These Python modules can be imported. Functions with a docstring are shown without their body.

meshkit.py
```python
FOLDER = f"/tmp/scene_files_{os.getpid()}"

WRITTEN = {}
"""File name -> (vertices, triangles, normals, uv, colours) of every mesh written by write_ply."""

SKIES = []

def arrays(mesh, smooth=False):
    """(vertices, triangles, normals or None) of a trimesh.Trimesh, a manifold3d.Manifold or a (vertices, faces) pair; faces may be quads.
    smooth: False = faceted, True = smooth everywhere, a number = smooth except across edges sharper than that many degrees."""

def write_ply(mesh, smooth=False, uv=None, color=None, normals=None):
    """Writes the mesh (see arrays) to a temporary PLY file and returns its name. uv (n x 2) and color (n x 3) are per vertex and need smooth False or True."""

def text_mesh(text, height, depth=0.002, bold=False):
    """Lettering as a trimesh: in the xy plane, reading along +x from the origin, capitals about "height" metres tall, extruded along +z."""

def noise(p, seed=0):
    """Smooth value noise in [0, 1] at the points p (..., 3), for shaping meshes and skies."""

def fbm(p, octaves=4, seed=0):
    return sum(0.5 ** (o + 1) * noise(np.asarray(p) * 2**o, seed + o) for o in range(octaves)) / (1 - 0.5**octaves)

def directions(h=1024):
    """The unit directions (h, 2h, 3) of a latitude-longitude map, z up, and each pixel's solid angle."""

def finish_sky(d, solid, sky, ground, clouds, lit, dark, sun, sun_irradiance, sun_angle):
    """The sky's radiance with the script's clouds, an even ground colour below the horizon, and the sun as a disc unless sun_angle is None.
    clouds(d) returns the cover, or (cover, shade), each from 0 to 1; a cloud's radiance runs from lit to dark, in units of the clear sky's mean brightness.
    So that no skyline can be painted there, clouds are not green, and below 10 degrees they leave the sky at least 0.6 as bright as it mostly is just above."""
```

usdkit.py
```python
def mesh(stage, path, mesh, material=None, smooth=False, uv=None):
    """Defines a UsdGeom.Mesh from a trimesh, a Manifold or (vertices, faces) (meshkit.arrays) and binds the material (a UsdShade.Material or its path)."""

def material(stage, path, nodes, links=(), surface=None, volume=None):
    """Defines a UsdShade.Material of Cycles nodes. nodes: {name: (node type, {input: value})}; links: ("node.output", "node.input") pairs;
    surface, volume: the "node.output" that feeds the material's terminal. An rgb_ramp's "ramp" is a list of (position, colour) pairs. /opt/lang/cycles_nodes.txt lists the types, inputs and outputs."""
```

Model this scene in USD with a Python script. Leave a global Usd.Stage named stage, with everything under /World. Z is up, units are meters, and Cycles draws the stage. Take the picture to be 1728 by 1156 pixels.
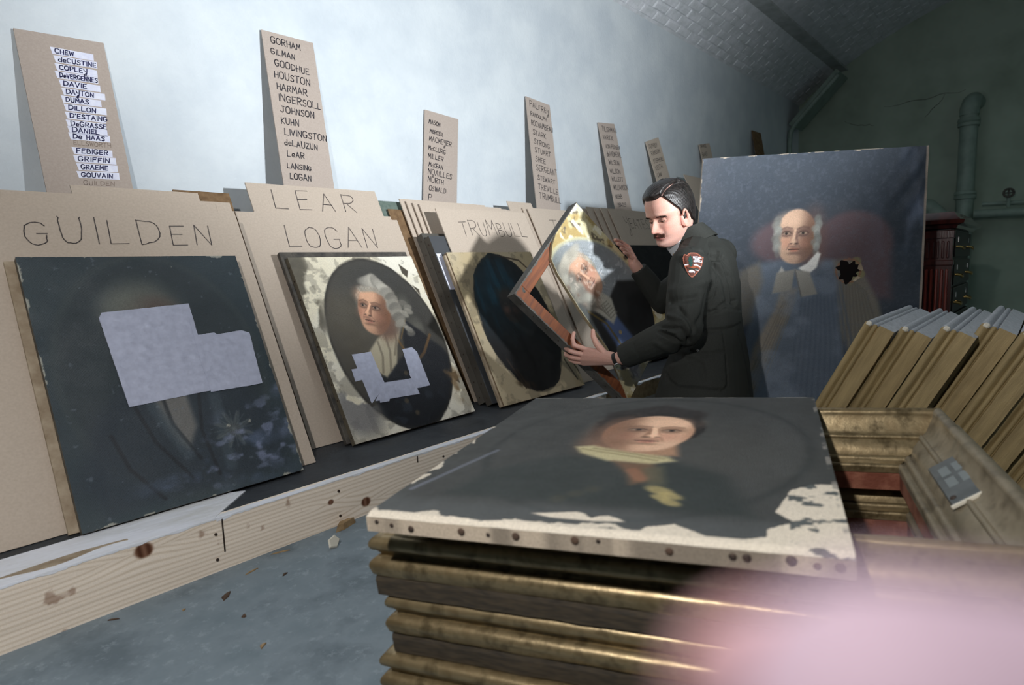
import math, numpy as np, trimesh, usdkit, meshkit
import manifold3d as m3
from manifold3d import Manifold
from pxr import Usd, UsdGeom, UsdLux, UsdShade, Gf, Sdf, Vt
from scipy.spatial import cKDTree

stage = Usd.Stage.CreateInMemory()
UsdGeom.SetStageUpAxis(stage, 'Z'); UsdGeom.SetStageMetersPerUnit(stage, 1.0)
UsdGeom.Xform.Define(stage, '/World'); UsdGeom.Scope.Define(stage, '/World/Looks')
A = np.array

# ---------------------------------------------------------------- camera
EYE = A([0, 0, 0.8])
YAW, PITCH, ROLL = 0.72511577, 0.12084312, -0.03368022      # x runs along the long wall, y into it
FPX = 1030.0
fw = A([math.cos(YAW)*math.cos(PITCH), math.sin(YAW)*math.cos(PITCH), -math.sin(PITCH)])
r0 = np.cross(fw, [0, 0, 1]); r0 /= np.linalg.norm(r0); u0 = np.cross(r0, fw)
RT = r0*math.cos(ROLL)+u0*math.sin(ROLL); UPV = -r0*math.sin(ROLL)+u0*math.cos(ROLL)
cam = UsdGeom.Camera.Define(stage, '/World/camera')
cam.CreateHorizontalApertureAttr(36.0); cam.CreateVerticalApertureAttr(36.0*1156/1728)
cam.CreateFocalLengthAttr(36.0*FPX/1728); cam.CreateClippingRangeAttr(Gf.Vec2f(0.004, 100))
cam.CreateFStopAttr(4.0); cam.CreateFocusDistanceAttr(2.3)
cm = np.eye(4); cm[0, :3], cm[1, :3], cm[2, :3], cm[3, :3] = RT, UPV, -fw, EYE
cam.AddTransformOp().Set(Gf.Matrix4d(*cm.ravel().tolist()))
cam.CreateExposureAttr(0.0)

# ---------------------------------------------------------------- lights
def aim(l, pos, to):
    z = A(pos, float)-A(to, float); z /= np.linalg.norm(z); x = np.cross([0, 0, 1], z); x /= np.linalg.norm(x); y = np.cross(z, x)
    m = np.eye(4); m[0, :3], m[1, :3], m[2, :3], m[3, :3] = x, y, z, pos
    UsdGeom.Xformable(l).AddTransformOp().Set(Gf.Matrix4d(*m.ravel().tolist()))
def flash(name, pos, to, radius, power, color, cone=None, soft=0.5):
    l = UsdLux.SphereLight.Define(stage, '/World/'+name)
    l.CreateRadiusAttr(radius); l.CreateIntensityAttr(power); l.CreateColorAttr(Gf.Vec3f(*color)); l.CreateNormalizeAttr(True)
    if cone:
        s = UsdLux.ShapingAPI.Apply(l.GetPrim()); s.CreateShapingConeAngleAttr(cone); s.CreateShapingConeSoftnessAttr(soft)
    aim(l, pos, to); return l
# the photographer's flash held beside the camera, and a second hooded flash out of frame on the right, turned to the wall
flash('hand_flash', (-0.35, 0.25, 1.52), (2.15, 1.36, 0.66), 0.028, 31.0, (1.0, 0.97, 0.95), 62.4, 0.35)
flash('side_flash', (1.66, -0.75, 1.33), (2.66, 2.78, 2.72), 0.05, 190.0, (0.93, 0.965, 1.0), 47, 0.85)
# weak fill lights added high under the vault for ambient fluorescent light, unseen
def rect_fill(name, pos, w, h, power, color):
    l = UsdLux.RectLight.Define(stage, '/World/'+name); l.CreateWidthAttr(w); l.CreateHeightAttr(h)
    l.CreateIntensityAttr(power); l.CreateColorAttr(Gf.Vec3f(*color)); l.CreateNormalizeAttr(True)
    UsdGeom.Xformable(l).AddTranslateOp().Set(Gf.Vec3d(*pos)); return l
rect_fill('work_lamp', (6.4, -1.2, 3.2), 1.2, 0.2, 2.2, (0.72, 1.0, 0.90))
rect_fill('work_lamp_001', (1.5, -1.6, 3.2), 1.2, 0.2, 1.6, (0.85, 0.97, 1.0))

# ---------------------------------------------------------------- helpers
used = {}
def numbered(parent, name):
    k = (parent, name); n = used.get(k, 0); used[k] = n+1
    return name if n == 0 else f'{name}_{n:03d}'
def tag(prim, label=None, cat=None, group=None, kind=None):
    for k, v in (('label', label), ('category', cat), ('group', group), ('kind', kind)):
        if v: prim.SetCustomDataByKey(k, v)
    return prim
def mat4(R=None, t=(0, 0, 0)):                      # columns of R are the local axes
    m = np.eye(4)
    if R is not None: m[:3, :3] = R
    m[:3, 3] = t; return m
def thing(name, label, cat, M=None, group=None, kind=None):
    p = '/World/'+numbered('/World', name); x = UsdGeom.Xform.Define(stage, p)
    if M is not None: x.AddTransformOp().Set(Gf.Matrix4d(*np.asarray(M, float).T.ravel().tolist()))
    tag(x.GetPrim(), label, cat, group, kind); return x.GetPrim()
def obj(name, mesh, mat, parent=None, smooth=False, label=None, cat=None, group=None, kind=None, col=None):
    base = parent.GetPath().pathString if parent is not None else '/World'
    p = base+'/'+numbered(base, name)
    g = usdkit.mesh(stage, p, mesh, MATS[mat], smooth=smooth)
    if col is not None:
        c = np.clip(np.asarray(col, float), 0, 1); c = np.where(c < 0.04045, c/12.92, ((c+0.055)/1.055)**2.4)
        UsdGeom.PrimvarsAPI(g).CreatePrimvar('Col', Sdf.ValueTypeNames.Color3fArray, 'vertex').Set(Vt.Vec3fArray.FromNumpy(c.astype(np.float32)))
    tag(g.GetPrim(), label, cat, group, kind); return g.GetPrim()
def cat_(ms): return trimesh.util.concatenate([m if isinstance(m, trimesh.Trimesh) else tm(m) for m in ms])
def tm(m):
    a = m.to_mesh(); return trimesh.Trimesh(a.vert_properties[:, :3], a.tri_verts, process=False)
def rbox(x0, x1, y0, y1, z0, z1, r=0.001):          # box with chamfered edges
    r = min(r, (x1-x0)/2.01, (y1-y0)/2.01, (z1-z0)/2.01); P = []
    for k in range(3):
        s = [(x0, x1), (y0, y1), (z0, z1)]
        lo = [(a+(0 if i == k else r), b-(0 if i == k else r)) for i, (a, b) in enumerate(s)]
        P += [(X, Y, Z) for X in lo[0] for Y in lo[1] for Z in lo[2]]
    return trimesh.convex.convex_hull(A(P))
def box(x0, x1, y0, y1, z0, z1):
    b = trimesh.creation.box([x1-x0, y1-y0, z1-z0]); b.apply_translation([(x0+x1)/2, (y0+y1)/2, (z0+z1)/2]); return b
def xf(mesh, M): mesh = mesh.copy(); mesh.apply_transform(M); return mesh
def tube(path, r, n=12, close=False):
    path = A(path, float); r = np.broadcast_to(r, len(path)).astype(float)
    T = np.gradient(path, axis=0); T /= np.linalg.norm(T, axis=1)[:, None]
    ref = A([0, 0, 1.]) if abs(T[0][2]) < .9 else A([1., 0, 0]); V = []
    for p, t, q in zip(path, T, r):
        a = np.cross(ref, t); a /= np.linalg.norm(a); b = np.cross(t, a); ref = b if True else ref
        ph = np.linspace(0, 2*np.pi, n, endpoint=False)
        V.append(p+q*(np.cos(ph)[:, None]*a+np.sin(ph)[:, None]*b))
    return loft(V)
def loft(rings, caps=True):
    n = len(rings[0]); V = np.vstack(rings); F = []
    for i in range(len(rings)-1):
        for j in range(n):
            a, b = i*n+j, i*n+(j+1) % n; F += [(a, b, b+n), (a, b+n, a+n)]
    if caps:
        V = np.vstack([V, np.mean(rings[0], 0), np.mean(rings[-1], 0)]); k = len(V)-2; e = (len(rings)-1)*n
        for j in range(n):
            F += [(k, (j+1) % n, j), (k+1, e+j, e+(j+1) % n)]
    m = trimesh.Trimesh(V, A(F), process=False)
    if m.volume < 0: m.invert()
    return m
def lathe(profile, n=24):                            # (radius, z) pairs
    ph = np.linspace(0, 2*np.pi, n, endpoint=False)
    return loft([np.c_[r*np.cos(ph), r*np.sin(ph), np.full(n, z)] for r, z in profile])
def sm(x, a, b): t = np.clip((x-a)/(b-a+1e-12), 0, 1); return t*t*(3-2*t)
def fbm2(X, Y, s, seed=0, oct=4, sy=None): return meshkit.fbm(np.stack([X*s, Y*(sy or s), np.full_like(X, seed*7.3)], -1), oct, seed)

# ---------------------------------------------------------------- materials
MATS = {}
def lin(c): c = A(c, float); return tuple(np.where(c < 0.04045, c/12.92, ((c+0.055)/1.055)**2.4))
def mat(name, c1, c2=None, scale=8.0, rough=0.6, rough2=None, bump=0.0, bscale=60.0, metal=0.0, stretch=(1, 1, 1), spec=0.5, c3=None, extra=None, bdist=0.01, coat=0, sss=0, ramp=(0.35, 0.65), world=False, detail=5, surf='p.BSDF'):
    n = {'p': ('principled_bsdf', {'roughness': rough, 'metallic': metal, 'specular_ior_level': spec, 'coat_weight': coat, 'subsurface_weight': sss, 'subsurface_radius': (0.01, 0.004, 0.002), 'subsurface_scale': 0.6}), }
    L = []
    if world: n['co'] = ('geometry', {}); src = 'co.position'
    else: n['co'] = ('texture_coordinate', {}); src = 'co.object'
    n['mp'] = ('mapping', {'scale': stretch}); L.append((src, 'mp.vector'))
    if c2 is not None:
        n['nz'] = ('noise_texture', {'scale': scale, 'detail': detail, 'roughness': 0.6}); L.append(('mp.vector', 'nz.vector'))
        stops = [(ramp[0], lin(c1)), (ramp[1], lin(c2))]
        if c3 is not None: stops = [(ramp[0], lin(c1)), ((ramp[0]+ramp[1])/2, lin(c2)), (ramp[1], lin(c3))]
        n['rp'] = ('rgb_ramp', {'ramp': stops}); L += [('nz.fac', 'rp.fac'), ('rp.color', 'p.base_color')]
        if rough2 is not None:
            n['mr'] = ('map_range', {'from_min': 0.3, 'from_max': 0.7, 'to_min': rough, 'to_max': rough2, 'clamp': True}); L += [('nz.fac', 'mr.value'), ('mr.result', 'p.roughness')]
    else: n['p'][1]['base_color'] = lin(c1)
    if bump:
        n['bn'] = ('noise_texture', {'scale': bscale, 'detail': 5.0, 'roughness': 0.6}); n['bp'] = ('bump', {'strength': bump, 'distance': bdist})
        L += [('mp.vector', 'bn.vector'), ('bn.fac', 'bp.height'), ('bp.normal', 'p.normal')]
    if extra: extra(n, L)
    MATS[name] = usdkit.material(stage, '/World/Looks/'+name, n, L, surf)
def vmat(name, rough=0.5, bump=0.0, bscale=400.0, spec=0.5, rough2=None, rs=12.0, sss=0.0, weave=0.0, bdist=0.002, coat=0.0, crough=0.2, fine=0.0, metal=0.0):
    n = {'at': ('attribute', {'attribute': 'Col'}), 'p': ('principled_bsdf', {'roughness': rough, 'specular_ior_level': spec, 'subsurface_weight': sss, 'subsurface_radius': (0.008, 0.003, 0.0015), 'subsurface_scale': 0.5, 'coat_weight': coat, 'coat_roughness': crough, 'metallic': metal}), 'co': ('texture_coordinate', {})}
    L = []
    if fine:                                             # fine grain in the colour itself
        n['fn'] = ('noise_texture', {'scale': 300.0, 'detail': 3.0}); n['fm'] = ('map_range', {'from_min': 0.3, 'from_max': 0.7, 'to_min': 1-fine, 'to_max': 1+fine})
        n['fx'] = ('mix', {'mix_type': 'multiply', 'fac': 1.0}); n['fc'] = ('combine_color', {})
        L += [('co.object', 'fn.vector'), ('fn.fac', 'fm.value'), ('fm.result', 'fc.r'), ('fm.result', 'fc.g'), ('fm.result', 'fc.b'), ('at.color', 'fx.color1'), ('fc.color', 'fx.color2'), ('fx.color', 'p.base_color')]
    else: L.append(('at.color', 'p.base_color'))
    if rough2 is not None:
        n['nz'] = ('noise_texture', {'scale': rs, 'detail': 6.0, 'roughness': 0.65}); n['mr'] = ('map_range', {'from_min': 0.35, 'from_max': 0.65, 'to_min': rough, 'to_max': rough2, 'clamp': True})
        L += [('co.object', 'nz.vector'), ('nz.fac', 'mr.value'), ('mr.result', 'p.roughness')]
    if bump:
        n['bn'] = ('noise_texture', {'scale': bscale, 'detail': 4.0}); n['bp'] = ('bump', {'strength': bump, 'distance': bdist}); L += [('co.object', 'bn.vector'), ('bn.fac', 'bp.height'), ('bp.normal', 'p.normal')]
        if weave:
            n['wx'] = ('wave_texture', {'wave_type': 'bands', 'bands_direction': 'x', 'scale': 180.0, 'distortion': 1.5, 'detail': 2.0, 'detail_scale': 2.0}); n['wy'] = ('wave_texture', {'wave_type': 'bands', 'bands_direction': 'y', 'scale': 180.0, 'distortion': 1.5, 'detail': 2.0, 'detail_scale': 2.0})
            n['wm'] = ('math', {'math_type': 'add'}); n['bw'] = ('bump', {'strength': weave, 'distance': 0.001})
            L += [('co.object', 'wx.vector'), ('co.object', 'wy.vector'), ('wx.fac', 'wm.value1'), ('wy.fac', 'wm.value2'), ('wm.value', 'bw.height'), ('bw.normal', 'bp.normal')]
    MATS[name] = usdkit.material(stage, '/World/Looks/'+name, n, L, 'p.BSDF')

def scuffs(n, L):                                     # pale scuffs and flecks worn into the floor paint
    n['sn'] = ('noise_texture', {'scale': 26.0, 'detail': 9.0, 'roughness': .75}); n['sr'] = ('rgb_ramp', {'ramp': [(.54, (0, 0, 0)), (.66, (1, 1, 1))]}); n['sx'] = ('mix', {'color2': lin((.58, .63, .66))}); n['sm'] = ('math', {'math_type': 'multiply', 'value2': .6})
    L.remove(('rp.color', 'p.base_color')); L += [('mp.vector', 'sn.vector'), ('sn.fac', 'sr.fac'), ('sr.color', 'sm.value1'), ('sm.value', 'sx.fac'), ('rp.color', 'sx.color1'), ('sx.color', 'p.base_color')]
mat('plaster_wall', (.77, .805, .83), (.83, .86, .875), 3.0, 0.75, bump=0.35, bscale=45, bdist=0.006, world=True)
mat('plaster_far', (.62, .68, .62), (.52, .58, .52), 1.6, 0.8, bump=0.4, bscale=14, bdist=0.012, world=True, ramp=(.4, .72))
mat('painted_brick', (.89, .90, .92), (.80, .82, .83), 9.0, 0.6, bump=0.6, bscale=35, bdist=0.01, world=True)
mat('painted_beam', (.72, .74, .74), (.60, .62, .61), 7.0, 0.55, bump=0.3, bscale=30, world=True)
mat('concrete', (.38, .43, .46), (.47, .52, .55), 5.0, 0.75, bump=0.3, bscale=70, bdist=0.004, world=True, c3=(.42, .475, .505), extra=scuffs, detail=9)
mat('cardboard', (.725, .67, .61), (.77, .715, .655), 140.0, 0.85, bump=0.15, bscale=220, bdist=0.001, spec=.2, ramp=(.3, .7))
mat('cardboard_grey', (.665, .615, .575), (.705, .655, .615), 140.0, 0.85, bump=0.15, bscale=220, bdist=0.001, spec=.2, ramp=(.3, .7))
mat('cardboard_brown', (.42, .33, .24), (.52, .42, .31), 30.0, 0.85, spec=.2)
mat('green_card', (.36, .42, .39), (.42, .47, .44), 60.0, 0.8, spec=.2)
mat('pencil', (.30, .27, .26), rough=.6)
mat('marker', (.17, .16, .18), rough=.7)
mat('blue_marker', (.10, .10, .30), rough=.6)
mat('faint_pencil', (.52, .46, .42), rough=.8)
mat('paper_label', (.84, .85, .93), (.90, .91, .96), 50, .7)
mat('black_deck', (.155, .17, .19), (.22, .235, .25), 9.0, 0.5, 0.75, bump=0.25, bscale=40, world=True)
mat('white_paint_wood', (.91, .92, .95), (.82, .82, .81), 16.0, 0.6, bump=0.3, bscale=60, stretch=(.3, 1, 1), ramp=(.45, .75))
mat('nail_iron', (.22, .19, .17), (.30, .24, .20), 90, .6, metal=.4)
mat('brown_wood', (.40, .22, .13), (.53, .31, .18), 5.0, 0.5, 0.7, stretch=(1, 14, 14), bump=.15, bscale=60)
mat('edge_dark', (.22, .21, .20), (.36, .34, .31), 22, .75, bump=.3, bscale=50)
mat('edge_gray', (.40, .39, .37), (.30, .29, .27), 14, .8, bump=.3, bscale=60)
mat('edge_cream', (.70, .64, .55), (.56, .49, .40), 18, .8, bump=.2, bscale=60)
mat('red_flake', (.42, .20, .14), (.50, .27, .19), 30, .8)
mat('teal_edge', (.10, .22, .22), (.16, .28, .27), 20, .7)
def see_through(n, L):
    n['tr'] = ('transparent_bsdf', {}); n['tn'] = ('noise_texture', {'scale': 60.0, 'detail': 4.0}); n['tm'] = ('map_range', {'from_min': .3, 'from_max': .7, 'to_min': .74, 'to_max': .90}); n['mx'] = ('mix_closure', {})
    L += [('co.object', 'tn.vector'), ('tn.fac', 'tm.value'), ('tm.result', 'mx.fac'), ('tr.BSDF', 'mx.closure1'), ('p.BSDF', 'mx.closure2')]
mat('tissue', (.70, .72, .80), (.78, .80, .88), 40.0, 0.5, 0.7, bump=0.4, bscale=120, bdist=.002, ramp=(.3, .7), extra=see_through, surf='mx.closure')
mat('mahogany', (.17, .06, .05), (.25, .09, .07), 4.0, 0.22, stretch=(8, 8, 1), bump=.05, bscale=20, coat=.5)
mat('mahogany_dark', (.06, .025, .022), (.09, .035, .03), 4.0, 0.4, stretch=(8, 8, 1), spec=.3)
mat('mahogany_red', (.34, .11, .08), (.42, .15, .10), 4.0, 0.35, stretch=(8, 8, 1))
mat('brass', (.80, .66, .40), rough=.28, metal=1)
mat('steel', (.75, .75, .75), rough=.25, metal=1)
mat('pipe_paint', (.55, .62, .58), (.48, .55, .51), 8, .5, bump=.2, bscale=25, world=True)
mat('gilt', (.40, .345, .245), (.55, .485, .36), 26.0, 0.28, .45, metal=.6, stretch=(1, 1, 1), bump=.2, bscale=60, c3=(.46, .395, .28), bdist=.003)
mat('gilt_worn', (.38, .35, .29), (.55, .51, .43), 12.0, 0.42, .62, metal=.35, stretch=(1, 1, 1), bump=.25, bscale=45, c3=(.46, .43, .36), bdist=.003)  # worn gilt, greyed: reflected light on the right-hand rail put into the colour
mat('gilt_side', (.63, .55, .385), (.54, .47, .325), 5.0, .5, .7, metal=.2, stretch=(14, 1.2, 14), bump=.2, bscale=30)
mat('grey_top', (.64, .65, .67), (.77, .78, .80), 8.0, .45, .65, stretch=(12, 2, 12), bump=.2, bscale=30)  # top rails of gilt frames: the bluish light on them put into the colour
mat('gilt_dark', (.17, .145, .11), (.26, .22, .16), 12.0, .6, .8, stretch=(3, 14, 14), bump=.2, bscale=40)
mat('rabbet_red', (.44, .24, .17), (.60, .40, .31), 14.0, .75, bump=.4, bscale=40, ramp=(.4, .6))
mat('plate_grey', (.33, .35, .35), (.40, .42, .42), 30, .45, metal=.3)
mat('plate_pale', (.45, .48, .48), rough=.5)
mat('debris_wood', (.52, .42, .29), (.64, .54, .40), 40, .8)
mat('debris_dark', (.25, .19, .15), (.33, .25, .19), 40, .8)
mat('debris_white', (.80, .78, .72), rough=.8)
mat('jacket_wool', (.15, .157, .145), (.19, .197, .183), 350.0, 0.8, bump=0.35, bscale=700, bdist=.001, spec=.3)
mat('jacket_shade', (.12, .13, .12), (.15, .16, .15), 350.0, 0.85, spec=.2)
mat('trousers', (.18, .19, .18), (.22, .23, .22), 300, .8, spec=.3)
mat('shoe_leather', (.10, .07, .06), rough=.35)
mat('shirt_white', (.80, .82, .84), rough=.8)
mat('hair_dark', (.05, .04, .036), (.12, .10, .09), 90.0, 0.36, .5, stretch=(1, 1, 1), bump=.4, bscale=300, bdist=.0015)
mat('mustache', (.24, .13, .085), (.32, .18, .12), 200, .6)
mat('brow', (.16, .11, .085), rough=.8)
mat('scalp', (.74, .58, .54), rough=.5)
mat('eye_white', (.72, .70, .68), rough=.25)
mat('iris', (.08, .06, .05), rough=.2)
mat('watch_strap', (.09, .08, .07), rough=.5)
mat('watch_face', (.48, .50, .42), rough=.3)
for nm, c in (('patch_brown', (.40, .22, .17)), ('patch_rim', (.66, .40, .32)), ('patch_green', (.05, .25, .22)), ('patch_white', (.92, .92, .96)), ('patch_rust', (.62, .32, .18))): mat(nm, c, rough=.7)
vmat('canvas_paint', rough=.36, rough2=.6, rs=9.0, bump=.35, bscale=160, spec=.5, weave=.35, bdist=.002, fine=.14)
vmat('canvas_matte', rough=.5, rough2=.7, rs=9.0, bump=.35, bscale=160, spec=.4, weave=.35, bdist=.002, fine=.14)
vmat('wood_vc', rough=.6, bump=.15, bscale=120, spec=.4, bdist=.002, fine=.06)
vmat('finger_skin', rough=.6, bump=.1, bscale=260, spec=.2, bdist=.001)
vmat('skin', rough=.5, bump=.2, bscale=260, spec=.35, sss=.2, bdist=.0015, fine=.06)
# ---------------------------------------------------------------- the room
WY, FX, BX = 2.78, 9.35, -2.5                         # long wall, far wall, wall behind the camera
def circle3(p, q, r):
    M_ = 2*A([[q[0]-p[0], q[1]-p[1]], [r[0]-p[0], r[1]-p[1]]]); b = A([q[0]**2+q[1]**2-p[0]**2-p[1]**2, r[0]**2+r[1]**2-p[0]**2-p[1]**2])
    c = np.linalg.solve(M_, b); return c, math.hypot(*(A(p)-c))
VC, VR = circle3((2.78, 2.915), (2.259, 3.285), (1.15, 3.78))
TH0 = math.atan2(2.915-VC[1], 2.78-VC[0]); TH1 = math.pi-TH0
RY = VC[0]+VR*math.cos(TH1)                         # the other springing line
def vault(th, r=None): r = r or VR; return VC[0]+r*math.cos(th), VC[1]+r*math.sin(th)
obj('floor', box(BX, FX, RY, WY, -.15, 0), 'concrete', kind='structure', label='blue-grey worn concrete floor of the store room')
obj('wall_left', box(BX, FX, WY, WY+.25, -.15, 3.2), 'plaster_wall', kind='structure', label='long pale plastered wall behind the leaning boards')
far = thing('wall_back', 'dim green plastered far wall with pipes', None, kind='structure')
prof = [(RY, -.15), (WY, -.15)]+[vault(t) for t in np.linspace(TH0, TH1, 40)]
import shapely.geometry as sg
def gable(x0, x1):
    m = trimesh.creation.extrude_polygon(sg.Polygon(prof), x1-x0, engine='earcut')
    return trimesh.Trimesh(np.c_[m.vertices[:, 2]+x0, m.vertices[:, 0], m.vertices[:, 1]], m.faces)
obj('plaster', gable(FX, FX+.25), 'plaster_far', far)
# cracks of the old plaster on the far wall
rg = np.random.default_rng(5)
cm_ = []
for (y, z, l, s) in ((1.75, 2.72, .85, .02), (2.2, 2.6, .35, -.05), (1.3, 2.5, .2, .3)):
    t = np.linspace(0, 1, 14); pts = np.c_[np.full(14, FX), y-t*l, z+s*t+np.cumsum(rg.normal(0, .012, 14))]
    cm_.append(tube(pts, .0015+.0025*np.sin(np.pi*t), 5))
obj('crack', cat_(cm_), 'edge_dark', far)
obj('wall_front', gable(BX-.25, BX), 'plaster_wall', kind='structure')
obj('wall_right', box(BX, FX, RY-.25, RY, -.15, 3.2), 'plaster_wall', kind='structure')
ceil = thing('ceiling', 'white painted brick barrel vault', None, kind='structure')
th = np.linspace(TH0, TH1, 60)
rings = []
for x in (BX, FX): rings.append(A([(x, *vault(t)) for t in th]+[(x, *vault(t, VR+.2)) for t in th[::-1]]))
obj('vault_bed', loft(rings, False), 'painted_brick', ceil)
BT = math.atan2(3.285-VC[1], 2.259-VC[0])             # the steel rib
rg = np.random.default_rng(11)
def vbrick(x0, x1, a, b, d):
    P = []
    for x, i in ((x0, 0), (x1, 0)):
        for t in (a, b): P += [(x, *vault(t, VR+.02)), (x, *vault(t, VR-.004))]
    e = .012
    for x in (x0+e, x1-e):
        for t in (a+e/VR, b-e/VR): P.append((x+rg.normal(0, .002), *vault(t+rg.normal(0, .0012), VR-d)))
    return trimesh.convex.convex_hull(A(P))
rest, made = [], 0
cs = .078/VR
for row in range(0, 30):
    a = TH0+.006+row*cs
    if abs(a+cs/2-BT) < .035: continue
    off = .11*(row % 2)+rg.uniform(-.03, .03)
    for k in range(26 if row < 16 else 20):
        x1 = FX-.002-off-k*.225; x0 = x1-.213+rg.uniform(-.006, .006)
        if x0 < 3.7: continue
        m = vbrick(x0, x1, a, a+cs-.010/VR, .004+rg.uniform(0, .007))
        if made < 296 and (row < 8 or (row < 20 and k < 15)): obj('brick', m, 'painted_brick', ceil); made += 1
        else: rest.append(m)
obj('brickwork', cat_(rest), 'painted_brick', ceil, kind='stuff')
# steel rib along the vault and the angle and conduit coming down at the far corner
by, bz = vault(BT)
rib = cat_([box(BX, FX, by-.05, by+.05, bz-.012, bz+.10), rbox(BX, FX, by-.085, by+.085, bz-.035, bz-.012, .004)])
obj('trim_1', rib, 'painted_beam', kind='structure', label='painted steel rib running along the brick vault')
X = 8.85
y0, z0 = 2.175, 3.10; y1, z1 = 2.735, 2.52
d = A([0, y1-y0, z1-z0]); 
t = thing('conduit', 'painted conduit slanting down into the far corner beside a flat strap', 'pipe')
obj('pipe_run', tube([(X, y0, z0), (X, y0+.9*(y1-y0), z0+.9*(z1-z0)), (X, y1, z1-.03), (X, y1+.01, z1-.15), (X, y1+.01, 0)], .03, 10), 'pipe_paint', t, smooth=50)
n_ = np.cross(d, [1, 0, 0]); n_ /= np.linalg.norm(n_)
R_ = np.stack([A([1., 0, 0]), d/np.linalg.norm(d), np.cross([1., 0, 0], d/np.linalg.norm(d))], 1)
obj('strap', xf(rbox(-.02, .40, 0, np.linalg.norm(d), -.03, .03), mat4(R_, A([X, y0+.0, z0+.05]))), 'pipe_paint', t)
# big soil pipe with hubs on the far wall
def hub(z): return [(.086, z-.05), (.106, z-.045), (.112, z-.012), (.1, z), (.112, z+.012), (.106, z+.045), (.086, z+.05)]
t = thing('drain_pipe', 'thick painted vertical drain pipe with ringed hubs on the far wall', 'pipe', mat4(None, (FX-.2, .833, 0)))
obj('pipe_run', lathe([(.088, 0), (.088, 2.45)], 24), 'pipe_paint', t, smooth=40)
obj('collar', lathe(hub(2.32)), 'pipe_paint', t, smooth=40); obj('collar', lathe(hub(1.482)), 'pipe_paint', t, smooth=40)
obj('elbow', tube([(0, 0, 2.40), (0, 0, 2.48), (.02, -.015, 2.54), (.07, -.03, 2.57), (.2, -.04, 2.57)], .096, 20), 'pipe_paint', t, smooth=40)
t = thing('elbow_pipe', 'short fat painted pipe elbow bending down behind the damaged clergy portrait', 'pipe', mat4(None, (FX-.3, 0, 0)))
obj('pipe_run', tube([(0, 1.6, 1.38), (0, 1.3, 1.39), (0, 1.17, 1.37), (0, 1.08, 1.28), (0, 1.05, 1.1), (0, 1.05, 0)], .095, 18), 'pipe_paint', t, smooth=40)
t = thing('valve_pipe', 'horizontal painted pipe with a small hand valve near the cabinet', 'pipe', mat4(None, (FX-.28, 0, 1.25)))
obj('pipe_run', tube([(0, .73, 0), (0, 0, -.02), (0, -3, -.1)], .05, 14), 'pipe_paint', t, smooth=40)
obj('pipe_run', tube([(.05, .66, .11), (.05, 0, .09), (.05, -3, .02)], .025, 10), 'pipe_paint', t, smooth=40)
obj('valve_stem', tube([(0, .42, .06), (-.03, .42, .2)], .018, 8), 'pipe_paint', t)
a = np.linspace(0, 2*np.pi, 25)
obj('hand_wheel', cat_([tube(np.c_[-.04+0*a, .42+.045*np.cos(a), .21+.045*np.sin(a)], .012, 8)]+[tube([(-.04, .42, .21), (-.04, .42+.045*math.cos(b), .21+.045*math.sin(b))], .008, 6) for b in (0, 1.57, 3.14, 4.71)]), 'edge_dark', t)

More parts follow.
